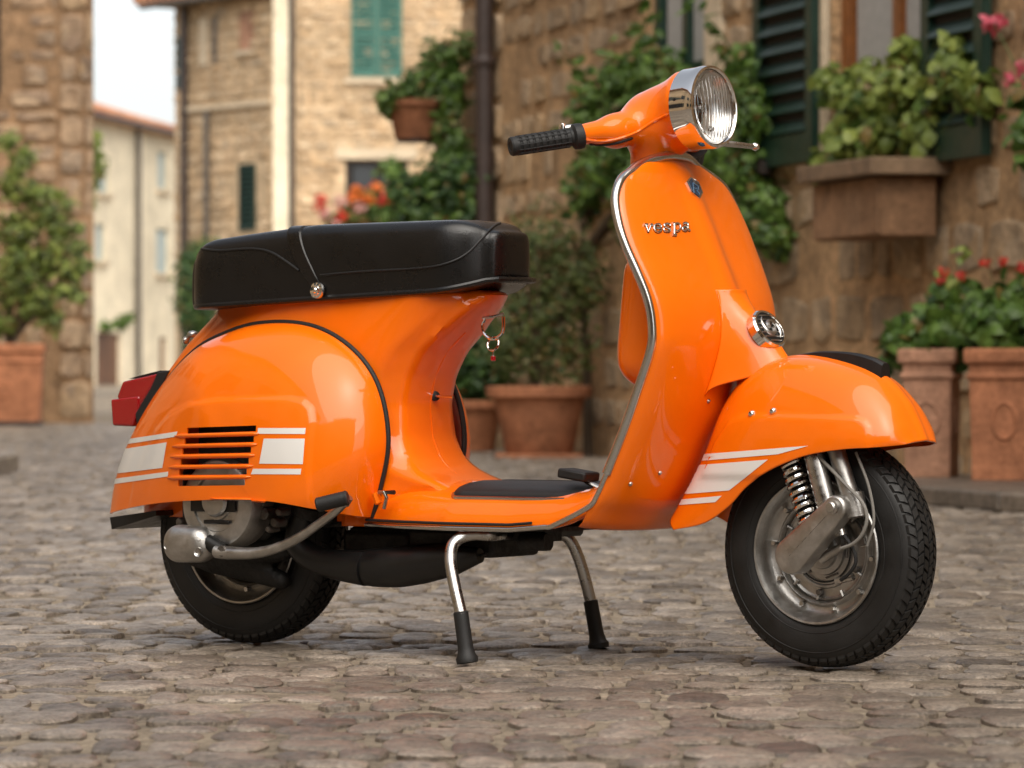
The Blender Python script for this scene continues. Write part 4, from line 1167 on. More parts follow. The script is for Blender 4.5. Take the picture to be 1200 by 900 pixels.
def wall_variant(k, n=10):
    r = random.Random(900 + k); ring = []
    for i in range(n):
        a = 2*pi*(i + .5)/n; c, s = cos(a), sin(a); e = 2/5.5
        ring.append((math.copysign(abs(c)**e, c)*.5*(1 + r.uniform(-.20, .06)), math.copysign(abs(s)**e, s)*.5*(1 + r.uniform(-.20, .06))))
    V = [(x, .25, z) for x, z in ring] + [(x*.97, -.55 + r.uniform(-.15, .15), z*.97) for x, z in ring] + [(x*.88, -.95 + r.uniform(-.45, .3), z*.88) for x, z in ring] + [(0, -1.0 + r.uniform(-.3, .2), 0)]
    Fc = []
    for a in range(2): Fc += [(a*n + i, (a+1)*n + i, (a+1)*n + (i+1) % n, a*n + (i+1) % n) for i in range(n)]
    Fc += [(2*n + (i+1) % n, 2*n + i, 3*n) for i in range(n)]
    return V, Fc
WV = [wall_variant(k) for k in range(14)]
def stones(parent, wall, x0, x1, z0, z1, holes, mat, hr, wr, gap, proud, seed, limit=300, key=None, skip=0.0):
    r = random.Random(seed); ms = []
    for v, f in WV:
        me = bpy.data.meshes.new('stone'); me.from_pydata(v, [], f); me.materials.append(M[mat]); me.polygons.foreach_set('use_smooth', [True]*len(f)); me.set_sharp_from_angle(angle=radians(60)); ms.append(me)
    L_ = []; z = z0
    while z < z1 - .03:
        h = min(r.uniform(*hr), z1 - z); x = x0 - r.uniform(0, .15)
        while x < x1:
            w = r.uniform(*wr); a, b = max(x, x0), min(x + w, x1)
            if b - a > .06 and not any(a < q[1] + .02 and b > q[0] - .02 and z < q[3] + .02 and z + h > q[2] - .02 for q in holes) and r.random() >= skip:
                L_.append(((a+b)/2, z + h/2, b - a, h))
            x += w
        z += h
    if key: L_.sort(key=key)
    BV, BF, off = [], [], 0
    for i, (x, zc, w, h) in enumerate(L_):
        k = r.randrange(14); m = Matrix.Translation((x, 0, zc)) @ Matrix.Rotation(r.uniform(-.05, .05), 4, 'Y') @ Matrix.Diagonal((w - gap, proud*r.uniform(.4, 1.2), h - gap, 1))
        if i < limit:
            o = bpy.data.objects.new('stone', ms[k]); COL.objects.link(o); o.parent = wall; o.matrix_local = m
        else:
            A = np.array(m); BV.append(np.array(WV[k][0]) @ A[:3, :3].T + A[:3, 3]); BF += [tuple(t + off for t in f) for f in WV[k][1]]; off += len(WV[k][0])
    if BV: tag(mk('stonework', np.concatenate(BV), BF, M[mat], wall, sharp=60), kind='stuff')
def shutter(parent, x0, x1, z0, z1, mat, y=-.03, pitch=.06, th=.04, fr=.06, mid=None, swing=0.0, name='shutter'):
    """a louvred shutter leaf lying on the wall"""
    mb = MB(); w, h = x1 - x0, z1 - z0
    for a, b, c, d in ((0, fr, 0, h), (w - fr, w, 0, h), (fr, w - fr, 0, fr*1.5), (fr, w - fr, h - fr, h)) + (((fr, w - fr, mid - fr/2, mid + fr/2),) if mid else ()):
        mb.box(((a+b)/2, 0, (c+d)/2), (b - a, th, d - c))
    o = mb.build(name, M[mat], parent, smooth=False); o.location = (x0, y, z0); o.rotation_euler = (0, 0, swing)
    sl_ = bpy.data.meshes.new('slat'); 
    q = MB().box((0, 0, 0), (w - 2*fr, .010, pitch*1.0), Matrix.Rotation(radians(-38), 3, 'X')); sl_.from_pydata(q.V, [], q.F); sl_.materials.append(M[mat])
    z = fr*1.5 + pitch*.5
    while z < h - fr - pitch*.4:
        if not (mid and abs(z - mid) < fr*.8):
            s_ = bpy.data.objects.new('slat', sl_); COL.objects.link(s_); s_.parent = o; s_.location = (w/2, 0, z)
        z += pitch
    mk('backing', [(fr, .012, fr), (w - fr, .012, fr), (w - fr, .012, h - fr), (fr, .012, h - fr)], [(0, 1, 2, 3)], M['dark_in'], o, smooth=False)
    return o
def pipe(parent, x, z0, z1, r, mat, y=-.10, brackets=(), name='downpipe'):
    o = MB().tube([(x, y, z0), (x, y, z1)], r, 14).build(name, M[mat], parent)
    for z in brackets: MB().lathe([(r*1.25, -.03), (r*1.35, -.02), (r*1.35, .02), (r*1.25, .03)], (x, y, z), (0, 0, 1), 14).build('pipe_clamp', M[mat], o)
    return o

# ---- the near house on the right
nA = sqrt(1 + WB*WB)
houseA = empty('stone_house', (WA + WB*29, 29, 0), math.atan2(-1, -WB))
tag(houseA, 'tan rubble stone house with dark green louvred shutters behind the scooter', 'house')
def uA(p, o=0.0):                                # position along the facade seen at photo x = p
    return (29 - WA/(-WB + (p - 600)/F))*nA
def zA(p, py): return CAM_Z + (440 - py)/F*(WA/(-WB + (p - 600)/F))
w1 = (uA(972), uA(1100), zA(1040, 205), 3.6)
w2 = (uA(762), uA(832), zA(795, 92), 3.7)
LA = 30.0
wallA = facade(houseA, 0, LA, -.1, 8.5, [w1, w2], 'wall_tan')
stones(houseA, wallA, .0, .42, .0, 3.6, [], 'stone_tan', (.26,.36), (.28,.5), .015, .03, 5, limit=40)
stones(houseA, wallA, .42, 1.1, .0, 3.6, [], 'stone_tan', (.22,.34), (.3,.5), .03, .035, 6, limit=60)
stones(houseA, wallA, 1.1, 12.5, .0, 3.5, [w1, w2], 'stone_tan', (.16,.34), (.20,.60), .055, .022, 8, limit=290, key=lambda s: (s[0] > 11.5, -s[0]), skip=.28)
stones(houseA, wallA, 12.5, 24, .0, 4.2, [], 'stone_tan', (.16,.34), (.20,.60), .055, .022, 9, limit=0, skip=.28)
stones(houseA, wallA, .5, 12.5, 3.6, 5.5, [w1, w2], 'stone_tan', (.16,.34), (.20,.60), .055, .022, 10, limit=0, skip=.28)
pipe(houseA, uA(585), .2, 8.4, .062, 'pipe', brackets=(1.2, 2.6, 4.2))
shutter(houseA, uA(899), uA(969), zA(930, 194), 3.5, 'green_paint', y=-.06, pitch=.105, fr=.10, th=.05)
shutter(houseA, uA(1098), uA(1170), zA(1140, 186), 3.5, 'green_paint', y=-.06, pitch=.105, fr=.10, th=.05)
for p in (905, 1104): MB().box((uA(p) + .12, -.09, zA(p, 197)), (.06, .06, .07)).build('shutter_catch', M['brown_paint'], houseA, smooth=False)
def window(parent, hole, frame, depth=.16, bars=1, curtain=True):
    x0, x1, z0, z1 = hole; mb = MB(); f = .08
    for a, b, c, d in ((x0, x0 + f, z0, z1), (x1 - f, x1, z0, z1), (x0 + f, x1 - f, z0, z0 + f), (x0 + f, x1 - f, z1 - f, z1)): mb.box(((a+b)/2, depth, (c+d)/2), (b - a, .07, d - c))
    for k in range(bars):
        xm = x0 + (x1-x0)*(k+1)/(bars+1); mb.box((xm, depth, (z0+z1)/2), (.09, .06, z1 - z0 - 2*f))
    o = mb.build('window', M[frame], parent, smooth=False)
    for k in range(bars + 1):
        a, b = x0 + f + (x1-x0-2*f)*k/(bars+1) + .03, x0 + f + (x1-x0-2*f)*(k+1)/(bars+1) - .03
        mk('pane', [(a, depth + .01, z0 + f), (b, depth + .01, z0 + f), (b, depth + .01, z1 - f), (a, depth + .01, z1 - f)], [(0, 1, 2, 3)], M['curtain' if curtain else 'pane'], o, smooth=False)
    mk('interior', [(x0, depth + .06, z0), (x1, depth + .06, z0), (x1, depth + .06, z1), (x0, depth + .06, z1)], [(0, 1, 2, 3)], M['dark_in'], o, smooth=False)
    return o
window(houseA, w1, 'wood', depth=.10)
window(houseA, w2, 'green_paint', depth=.06, bars=1)
# dressed stone surround
for (a, b, c, d) in ((w1[0] - .16, w1[0], w1[2], w1[3]),):
    MB().box(((a+b)/2, -.01, (c+d)/2), (b - a, .06, d - c)).build('window_jamb', M['creamstone'], houseA, smooth=False, bevel=.01)
MB().box((uA(841), -.01, 2.6), (.30, .05, 2.2)).build('window_jamb', M['creamstone'], houseA, smooth=False, bevel=.01)
# ---- stone step under the planters
step = empty('stone_step', (1.85, 17.6, gz(17.6)), math.atan2(-1, -WB))
tag(step, 'low worn stone step under the two terracotta planters', 'step')
for k in range(5):
    MB().box((-2.2 + k*1.02, .10, .03), (1.0, .95, .075)).build('step_block', M['cobble'], step, smooth=False, bevel=.012)
kerb = MB().box((0, 0, .03), (.35, 1.3, .16)).build('kerb_stone', M['cobble'], None, smooth=False, bevel=.03)
kerb.location = (-2.72, 21.4, gz(21)); tag(kerb, 'worn kerb stone at the left edge of the street', 'kerb')

# ---- the brown corner house on the left
hD = empty('brown_stone_house', (-8.6, 40.2, gz(40)), radians(-7))
tag(hD, 'brown rubble stone corner house on the left with dark shutter', 'house')
LD = 4.75
shD = (LD - 1.32, LD - .88, 3.05, 4.9)
wallD = facade(hD, 0, LD, -.1, 9.0, [], 'wall_dark')
# the street side leans away from the camera
for v in wallD.data.vertices:
    if v.co.y > 4 and v.co.x > 1: v.co.x -= 1.6
stones(hD, wallD, LD - 1.9, LD - .34, 0, 4.3, [shD], 'stone_dark', (.12,.28), (.16,.50), .035, .022, 21, limit=200, skip=.25)
stones(hD, wallD, .0, LD - 1.9, 0, 6.0, [], 'stone_dark', (.12,.28), (.16,.50), .035, .022, 23, limit=0, skip=.25)
stones(hD, wallD, LD - 1.9, LD - .34, 4.3, 7.0, [shD], 'stone_dark', (.12,.28), (.16,.50), .035, .022, 24, limit=0, skip=.25)
stones(hD, wallD, LD - .33, LD + .01, 0, 4.4, [], 'stone_dark', (.25,.4), (.33,.34), .02, .03, 22, limit=40)
shutter(hD, shD[0], shD[1], shD[2], shD[3], 'brown_paint', pitch=.10)

# ---- the pale stone house in the middle
hB = empty('pale_stone_house', (-3.67, 66, gz(66)), 0)
tag(hB, 'pale rubble stone house with teal louvred shutters in the middle distance', 'house')
def xB(p): return (p - 600)/F*66 + 3.67
def zB(py): return CAM_Z + (440 - py)/F*66 - gz(66)
LB = 8.0
hole = (xB(405), xB(478), zB(242), zB(188))
wallB = facade(hB, 0, LB, -.1, 9, [hole], 'wall_pale')
stones(hB, wallB, .35, 5.2, 1.5, 6.2, [hole], 'stone_pale', (.12,.24), (.16,.46), .03, .04, 31, limit=300, key=lambda s: (s[0] > 3.2, -s[1]))
window(hB, hole, 'brown_paint', depth=.1, curtain=False)
MB().box(((hole[0]+hole[1])/2, -.02, hole[3] + .10), (hole[1]-hole[0] + .3, .08, .16)).build('lintel', M['creamstone'], hB, smooth=False)
for k in range(2):
    a = xB(412) + k*.395; shutter(hB, a, a + .385, zB(90), zB(-60), 'teal_paint', y=-.04, pitch=.07, fr=.055, mid=.62)
MB().box((xB(441), -.03, zB(90) - .06), (1.0, .10, .09)).build('window_sill', M['creamstone'], hB, smooth=False)
MB().box((.10, -.02, 4.4), (.24, .10, 9.0)).build('corner_pilaster', M['cream'], hB, smooth=False)
pipe(hB, .27, 0, 9, .045, 'pipe', y=-.08)
# its side wing, set back to the left
ang = math.atan2(-(2.4), 1.73)
LW = sqrt(2.4**2 + 1.73**2)
hW = empty('narrow_house_wing', (-5.40, 68.4, gz(68)), ang)
tag(hW, 'narrow stone house wing with brown downpipes left of the pale house', 'house')
def uW(p):                                       # along the wing, seen at photo x = p
    k = (p - 600)/F; t = (k*68.4 + 5.40)/(1.73/LW + k*2.4/LW); return t
def zW(py): return CAM_Z + (440 - py)/F*67.3 - gz(67)
hw1 = (uW(282), uW(300), zW(272), zW(195))
wallW = facade(hW, 0, LW - .02, -.1, zW(2), [hw1], 'wall_pale')
stones(hW, wallW, 0, LW - .1, 1.5, zW(4), [hw1], 'stone_pale', (.12,.22), (.16,.44), .03, .04, 41, limit=200)
shutter(hW, hw1[0], hw1[1], hw1[2], hw1[3], 'green_paint', y=-.02, pitch=.08, fr=.03)
pipe(hW, uW(222), 0, zW(4), .055, 'pipe', brackets=(zW(128), zW(300)))
pipe(hW, uW(248), 0, zW(130), .045, 'pipe_grey')
MB().box((LW*.55, -.05, zW(126)), (LW*.85, .09, .07)).build('string_course', M['creamstone'], hW, smooth=False)
for (p0, p1, y0, y1, m_) in ((284,298,62,18,'terra_pale'), (236,246,75,20,'creamstone'), (252,256,75,20,'pipe_grey'), (209,218,100,38,'green_paint')):
    MB().box(((uW(p0)+uW(p1))/2, -.025, (zW(y0)+zW(y1))/2), (uW(p1)-uW(p0), .05, zW(y1)-zW(y0))).build('blocked_window', M[m_], hW, smooth=False)
MB().box(((uW(284)+uW(298))/2, -.05, zW(66)), (uW(298)-uW(284) + .15, .12, .07)).build('window_sill', M['creamstone'], hW, smooth=False)
ev = MB().box((LW*.5 - .15, 1.2, zW(2) + .06), (LW + .5, 3.2, .10)).build('eave', M['oldwood'], hW, smooth=False)
MB().tube([(-.35, -.42, zW(2) + .02), (LW, -.42, zW(2) + .02)], .06, 10).build('gutter', M['pipe_grey'], hW)
rt = MB()
for k in range(20):
    x = -.4 + k*(LW + .5)/19; rt.tube([(x, -.5, zW(2) + .12), (x, 3.0, zW(2) + 1.2)], .09, 8)
rt = rt.build('roof_tiles', M['rooftile'], hW); tag(rt, kind='stuff')

# ---- the sunny house at the end of the street
c0, c1 = at(60, 440, 95.8), at(215, 440, 108.4)
hC = empty('cream_house', (c0.x, c0.y, gz(97)), math.atan2(c1.y - c0.y, c1.x - c0.x))
tag(hC, 'bright cream house with terracotta roof at the far end of the street', 'house')
LC = (Vector((c1.x, c1.y)) - Vector((c0.x, c0.y))).length
uc = Vector((c1.x - c0.x, c1.y - c0.y))/LC
def uC(p):
    k = (p - 600)/F; return (k*c0.y - c0.x)/(uc.x - k*uc.y)
def zC(p, py):
    d = c0.y + uC(p)*uc.y; return CAM_Z + (440 - py)/F*d - gz(97)
HC = zC(150, 147)
dr = (uC(113), uC(142), -.05, zC(128, 390))
wins = [(uC(114), uC(128), zC(120, 226), zC(120, 195)), (uC(185), uC(196), zC(190, 222), zC(190, 178)), (uC(112), uC(123), zC(116, 305), zC(116, 262)), (uC(183), uC(198), zC(190, 320), zC(190, 268)), (uC(187), uC(195), zC(190, 440), zC(190, 395))]
wallC = facade(hC, 0, LC, -.4, HC, [dr] + wins, 'cream', reveal=.15)
MB().box(((dr[0]+dr[1])/2, .12, dr[3]/2), (dr[1]-dr[0], .06, dr[3])).build('door', M['door'], hC, smooth=False)
for k, w_ in enumerate(wins):
    o = MB().box(((w_[0]+w_[1])/2, .10, (w_[2]+w_[3])/2), (w_[1]-w_[0], .05, w_[3]-w_[2])).build('window', M['paleshutter' if k != 4 else 'door'], hC, smooth=False)
    MB().box(((w_[0]+w_[1])/2, -.03, w_[2] - .06), (w_[1]-w_[0] + .3, .14, .10)).build('window_sill', M['creamstone'], hC, smooth=False)
pipe(hC, uC(157), 0, HC, .07, 'pipe_grey', y=-.12)
MB().tube([(0, -.28, HC + .0), (LC + .3, -.28, HC + .0)], .09, 10).build('gutter', M['pipe'], hC)
rt = MB(); nt_ = 46
slab = [(-.3, -.35, HC + .05), (LC + .4, -.35, HC + .05), (LC + .4, 3.6, HC + 1.05), (-.3, 3.6, HC + 1.75)]
MB().add(slab + [(x, y, z - .12) for x, y, z in slab], [(0,1,2,3),(4,7,6,5),(0,4,5,1),(1,5,6,2),(2,6,7,3),(3,7,4,0)]).build('roof', M['rooftile'], hC, smooth=False)
for k in range(nt_):
    t = k/(nt_-1); a = Vector(slab[0])*(1-t) + Vector(slab[1])*t; b = Vector(slab[3])*(1-t) + Vector(slab[2])*t
    rt.tube([a + Vector((0, 0, .03)), b + Vector((0, 0, .03))], .10, 8)
rt = rt.build('roof_tiles', M['rooftile'], hC); tag(rt, kind='stuff')

# ---- houses across the little square, behind the camera: seen only as reflections and shade
def plain_house(name, label, loc, rz, L_, Ht, mat, cols, seed):
    r = random.Random(seed); h = empty(name, loc, rz); tag(h, label, 'house')
    holes = []
    for fl_ in range(3):
        for k in range(cols):
            x = L_*(k + .5)/cols + r.uniform(-.2, .2); z = 1.0 + fl_*2.9
            if z + 1.5 < Ht: holes.append((x - .45, x + .45, z, z + 1.45))
    facade(h, 0, L_, -.1, Ht, holes, mat)
    for q in holes:
        window(h, q, 'brown_paint', depth=.12, curtain=False)
        for a, b in ((q[0] - .47, q[0] - .02), (q[1] + .02, q[1] + .47)):
            MB().box(((a+b)/2, -.03, (q[2]+q[3])/2), (b - a, .04, q[3] - q[2])).build('shutter', M['green_paint'], h, smooth=False)
    MB().box((L_/2, 2.2, Ht + .08), (L_ + .6, 5.4, .16)).build('roof', M['rooftile'], h, smooth=False)
    return h
plain_house('tall_house', 'tall tan plastered house across the square, behind the camera', (6.5, -5.5, 0), pi, 9.0, 6.8, 'wall_tan', 4, 1)
plain_house('corner_house', 'brown plastered house across the square, left behind the camera', (-2.6, -5.0, 0), pi, 8.5, 6.2, 'wall_dark', 4, 2)
plain_house('side_house', 'pale plastered house along the left side of the square', (-8.6, -6.0, 0), pi/2, 46.0, 8.0, 'wall_pale', 14, 3)
# ================================================================== PLANTS AND POTS
def leaves(blobs, n, size, seed, loc, up=.35, narrow=.5, shell=.45, droop=.25):
    r = random.Random(seed); V, Fc = [], []; tot = sum(b[2] if len(b) > 2 else b[1][0]*b[1][1]*b[1][2] for b in blobs)
    for b in blobs:
        c, rad = Vector(b[0]), b[1]; wt = (b[2] if len(b) > 2 else rad[0]*rad[1]*rad[2])
        for _ in range(max(1, int(n*wt/tot))):
            d = Vector((r.gauss(0, 1), r.gauss(0, 1), r.gauss(0, 1))).normalized(); k = (shell + (1-shell)*r.random())**.7*r.uniform(.75, 1.12)
            p = c + Vector((d.x*rad[0], d.y*rad[1], d.z*rad[2]))*k - Vector(loc)
            nrm = (d*.7 + Vector((0, -.2, up)) + Vector((r.gauss(0, .5), r.gauss(0, .5), r.gauss(0, .5)))).normalized()
            ax = Vector((r.gauss(0, 1), r.gauss(0, 1), r.gauss(0, .5) - droop)); ax = (ax - nrm*ax.dot(nrm)).normalized(); sx = nrm.cross(ax)
            s = size*r.uniform(.6, 1.3); w = s*narrow; o = len(V)
            cp = nrm*(-.12*s)
            V += [p, p + ax*s*.35 + sx*w*.5 + cp*.2, p + ax*s*.72 + sx*w*.38 + cp*.6, p + ax*s + cp*1.3, p + ax*s*.72 - sx*w*.38 + cp*.6, p + ax*s*.35 - sx*w*.5 + cp*.2, p + ax*s*.5 + nrm*(.06*s)]
            Fc += [(o, o+1, o+6), (o+1, o+2, o+6), (o+2, o+3, o+6), (o+3, o+4, o+6), (o+4, o+5, o+6), (o+5, o, o+6)]
    return V, Fc
def foliage(root, blobs, n, size, mat, seed, name='foliage', **kw):
    V, Fc = leaves(blobs, n, size, seed, root.location, **kw)
    return mk(name, V, Fc, M[mat], root, smooth=False)
def stems(root, pts_list, r0, mat='stem', name='stem'):
    for pts in pts_list:
        P = [Vector(p) - root.location for p in pts]
        MB().tube(P, list(np.linspace(r0, r0*.35, len(P))), 7, n=14).build(name, M[mat], root)
def flowers(root, pts, r, mat, seed, n=26, name='flower'):
    rr = random.Random(seed)
    for p in pts:
        V, Fc = leaves([(p, (r, r, r))], n, r*.85, rr.randrange(9999), root.location, narrow=.9, shell=.7)
        mk(name, V, Fc, M[mat], root, smooth=False)
def round_pot(root, r0, r1, h, rim, mat='terra', c=(0, 0, 0)):
    MB().lathe([(0, 0), (r0*.96, 0), (r0, .01), (r0 + (r1-r0)*.80, h*.80), (r1*.99, h*.83), (r1 + rim, h*.85), (r1 + rim*1.15, h*.98), (r1 + rim*.7, h), (r1 - rim*.6, h), (r1 - rim, h*.93), (r1 - rim, h*.86)], c, (0, 0, 1), 40).build('pot', M[mat], root, sharp=35)
    MB().lathe([(r1 - rim*.9, h*.88), (0, h*.90)], c, (0, 0, 1), 24).build('soil', M['soil'], root)
def square_planter(root, w, dep, h, mat, panel=True):
    mb = MB()
    def ring(z, k, e=0): return [(-w/2*k - e, -dep/2*k - e, z), (w/2*k + e, -dep/2*k - e, z), (w/2*k + e, dep/2*k + e, z), (-w/2*k - e, dep/2*k + e, z)]
    prof_ = [(0, .90, 0), (.05, .91, .0), (.06, .90, 0), (h*.76, .96, 0), (h*.77, .96, .012), (h*.80, .96, .012), (h*.81, .96, 0), (h*.88, .965, 0), (h*.89, .97, .018), (h*.985, .97, .020), (h, .97, .012), (h, .88, 0), (h*.9, .88, 0)]
    V = [v for z, k, e in prof_ for v in ring(z, k, e)]
    mb.add(V, gridfaces(len(prof_), 4, False, True)); mb.add(ring(0, .9), [(0, 3, 2, 1)])
    o = mb.build('planter_box', M[mat], root, smooth=False, bevel=.006)
    mk('soil', ring(h*.93, .9), [(0, 1, 2, 3)], M['soil'], root, smooth=False)
    for a in range(4):       # raised oval medallion on each side
        R = Matrix.Rotation(a*pi/2, 3, 'Z'); q = (dep if a % 2 == 0 else w)/2*.925
        ov = [R @ Vector((.05*cos(t), -q, h*.45 + .075*sin(t))) for t in np.linspace(0, 2*pi, 24)]
        MB().tube(ov, .010, 6, cap=False).build('medallion', M[mat], root)
    return o

# ---- shrub in the round pot behind the footboard
d = 25.4; p = at(632, 530, d)
t = empty('potted_shrub', (p.x, d, gz(d))); tag(t, 'loose olive green shrub in a big round terracotta pot behind the footboard', 'potted plant')
round_pot(t, .20, .285, .42, .03)
MB().box((0, 0, .005), (.52, .5, .03)).build('saucer', M['terra'], t, smooth=False, bevel=.01)
for k in range(9):
    a = rnd.uniform(0, 2*pi); q = t.location
    stems(t, [[q + Vector((.03*cos(a), .03*sin(a), .36)), q + Vector((.12*cos(a), .12*sin(a), .75)), q + Vector((.26*cos(a), .26*sin(a), 1.15 + rnd.uniform(-.1, .25)))]], .010)
q = t.location
foliage(t, [(q + Vector((-.08, 0, .85)), (.30, .3, .38)), (q + Vector((.14, .05, .95)), (.26, .3, .42)), (q + Vector((0, 0, 1.25)), (.30, .3, .30)), (q + Vector((-.1, 0, .62)), (.27, .25, .2)), (q + Vector((.12, 0, .58)), (.27, .25, .18)), (q + Vector((.26, 0, 1.1)), (.2, .2, .3))], 3200, .06, 'leaf_olive', 11, narrow=.36, shell=.15)
# ---- small pot half hidden by the far cowl
d = 27.0; p = at(556, 515, d)
t = empty('potted_fern', (p.x, d, gz(d))); tag(t, 'small dark potted plant glimpsed between scooter body and round pot', 'potted plant')
round_pot(t, .13, .18, .32, .02)
foliage(t, [(t.location + Vector((0, 0, .55)), (.22, .2, .26))], 700, .09, 'leaf_dark', 12)
# ---- climber on the right-hand house
def onA(px, py, out): 
    dw = WA/(-WB + (px - 600)/F); dd = dw - out/ .26*.26
    return at(px, py, dw - out*.9)
base = onA(690, 540, .25)
t = empty('climbing_plant', (base.x, base.y, gz(base.y))); tag(t, 'leafy green climber on the stone wall behind the headlight', 'climber')
bl_ = []
for (x, y, rx, ry, o) in [(735,95,48,38,.35),(700,130,40,40,.3),(720,190,50,45,.35),(690,215,34,40,.3),(745,250,36,40,.3),(775,85,45,35,.35),(800,120,50,45,.3),(870,85,36,40,.3),(885,135,40,50,.35),(880,195,45,40,.35),(895,245,40,40,.35),(905,275,34,26,.35),(860,270,36,34,.3),(830,200,50,60,.25),(790,190,50,60,.25)]:
    c = onA(x, y, o); s = c.y/F; bl_.append((c, (rx*s*.92, .24, ry*s*.92)))
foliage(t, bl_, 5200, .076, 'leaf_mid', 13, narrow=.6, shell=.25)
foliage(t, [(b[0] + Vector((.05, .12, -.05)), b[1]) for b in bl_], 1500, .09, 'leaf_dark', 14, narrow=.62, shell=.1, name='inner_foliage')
stems(t, [[base, onA(686, 400, .12), onA(684, 280, .1), onA(690, 180, .12)], [onA(684, 300, .12), onA(730, 240, .15), onA(800, 170, .15), onA(880, 130, .15)], [onA(688, 250, .12), onA(720, 150, .15), onA(760, 80, .15)], [onA(800, 170, .15), onA(860, 230, .15), onA(905, 270, .15)]], .035)
r13 = random.Random(77)
for k in range(14):
    b = bl_[k]; a = b[0]; e = a + Vector((r13.uniform(-.35, .2), -.1, r13.uniform(.05, .4)))
    stems(t, [[a, (a + e)/2 + Vector((0, 0, .05)), e]], .006, 'greenstem', 'sprig')
    foliage(t, [(a*(1-s_) + e*s_, (.05, .05, .05), 1) for s_ in (.4, .6, .8, 1.0)], 18, .10, 'leaf_mid', 200 + k, narrow=.55, name='sprig_leaves')
# ---- window box with its trailing plant
p0 = uA(1070)
wbx = empty('window_box', houseA.matrix_basis @ Vector((p0, -.02, zA(1040, 285))), houseA.rotation_euler.z)
tag(wbx, 'terracotta window box under a weathered plank shelf, on the right-hand wall', 'window box')
ww = (uA(1100) - uA(985))*.78
MB().box((-.02, -.17, .15), (ww*.86, .28, .28)).build('box', M['boxwood'], wbx, smooth=False, bevel=.008)
for k in range(4): MB().box((-.02 - ww*.43 + ww*.86*(k + .5)/4, -.318, .15), (ww*.86/4 - .012, .014, .265)).build('box_tile', M['boxwood'], wbx, smooth=False, bevel=.004)
MB().box((0, -.19, .335), (ww*1.0, .40, .08)).build('plank_shelf', M['oldwood'], wbx, smooth=False, bevel=.008)
t = empty('trailing_geranium', houseA.matrix_basis @ Vector((p0, -.2, zA(1040, 200)))); tag(t, 'pale green trailing geranium spilling from the plank shelf over the window', 'plant')
bb = []
for (x, y, rx, ry) in [(975,95,22,20),(1000,120,28,24),(1030,110,36,34),(1065,95,36,36),(1100,95,30,30),(1130,90,28,34),(1150,105,22,32),(1040,155,46,26),(1000,170,34,22),(1085,150,40,26),(965,185,14,22),(985,160,22,22),(1115,55,20,18),(1065,60,22,18),(1020,85,22,20)]:
    c = onA(x, y, .30); s = c.y/F; bb.append((c, (rx*s*.9, .14, ry*s*.9)))
foliage(t, bb, 1050, .085, 'leaf_light', 15, narrow=.8, shell=.2)
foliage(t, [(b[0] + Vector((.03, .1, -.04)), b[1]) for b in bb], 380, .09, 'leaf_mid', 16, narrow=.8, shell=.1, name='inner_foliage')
stems(t, [[onA(1040, 195, .2), onA(1010, 140, .28), onA(975, 95, .3)], [onA(1060, 195, .2), onA(1070, 120, .28), onA(1100, 40, .3)], [onA(1080, 195, .2), onA(1120, 130, .28), onA(1150, 90, .3)], [onA(1030, 195, .2), onA(1030, 130, .28), onA(1020, 80, .3)]], .008, 'greenstem')
flowers(t, [onA(1042, 88, .35), onA(1060, 92, .3)], .035, 'petal_pale', 3)
# ---- pink flowers at the right edge
b0 = onA(1215, 140, .3)
t = empty('pink_geranium', b0); tag(t, 'pink geranium blooms on thin stalks at the right edge', 'plant')
fp = [onA(1165, 27, .35), onA(1186, 92, .35), onA(1196, 78, .35), onA(1201, 105, .35)]
stems(t, [[b0, (b0 + f)/2 + Vector((.02, 0, -.02)), f] for f in fp], .006, 'greenstem', 'stalk')
flowers(t, fp[:1], .045, 'petal_pink', 4, 40); flowers(t, fp[1:], .034, 'petal_pink', 5)
foliage(t, [(b0, (.16, .12, .2))], 120, .085, 'leaf_mid', 17, narrow=.8)
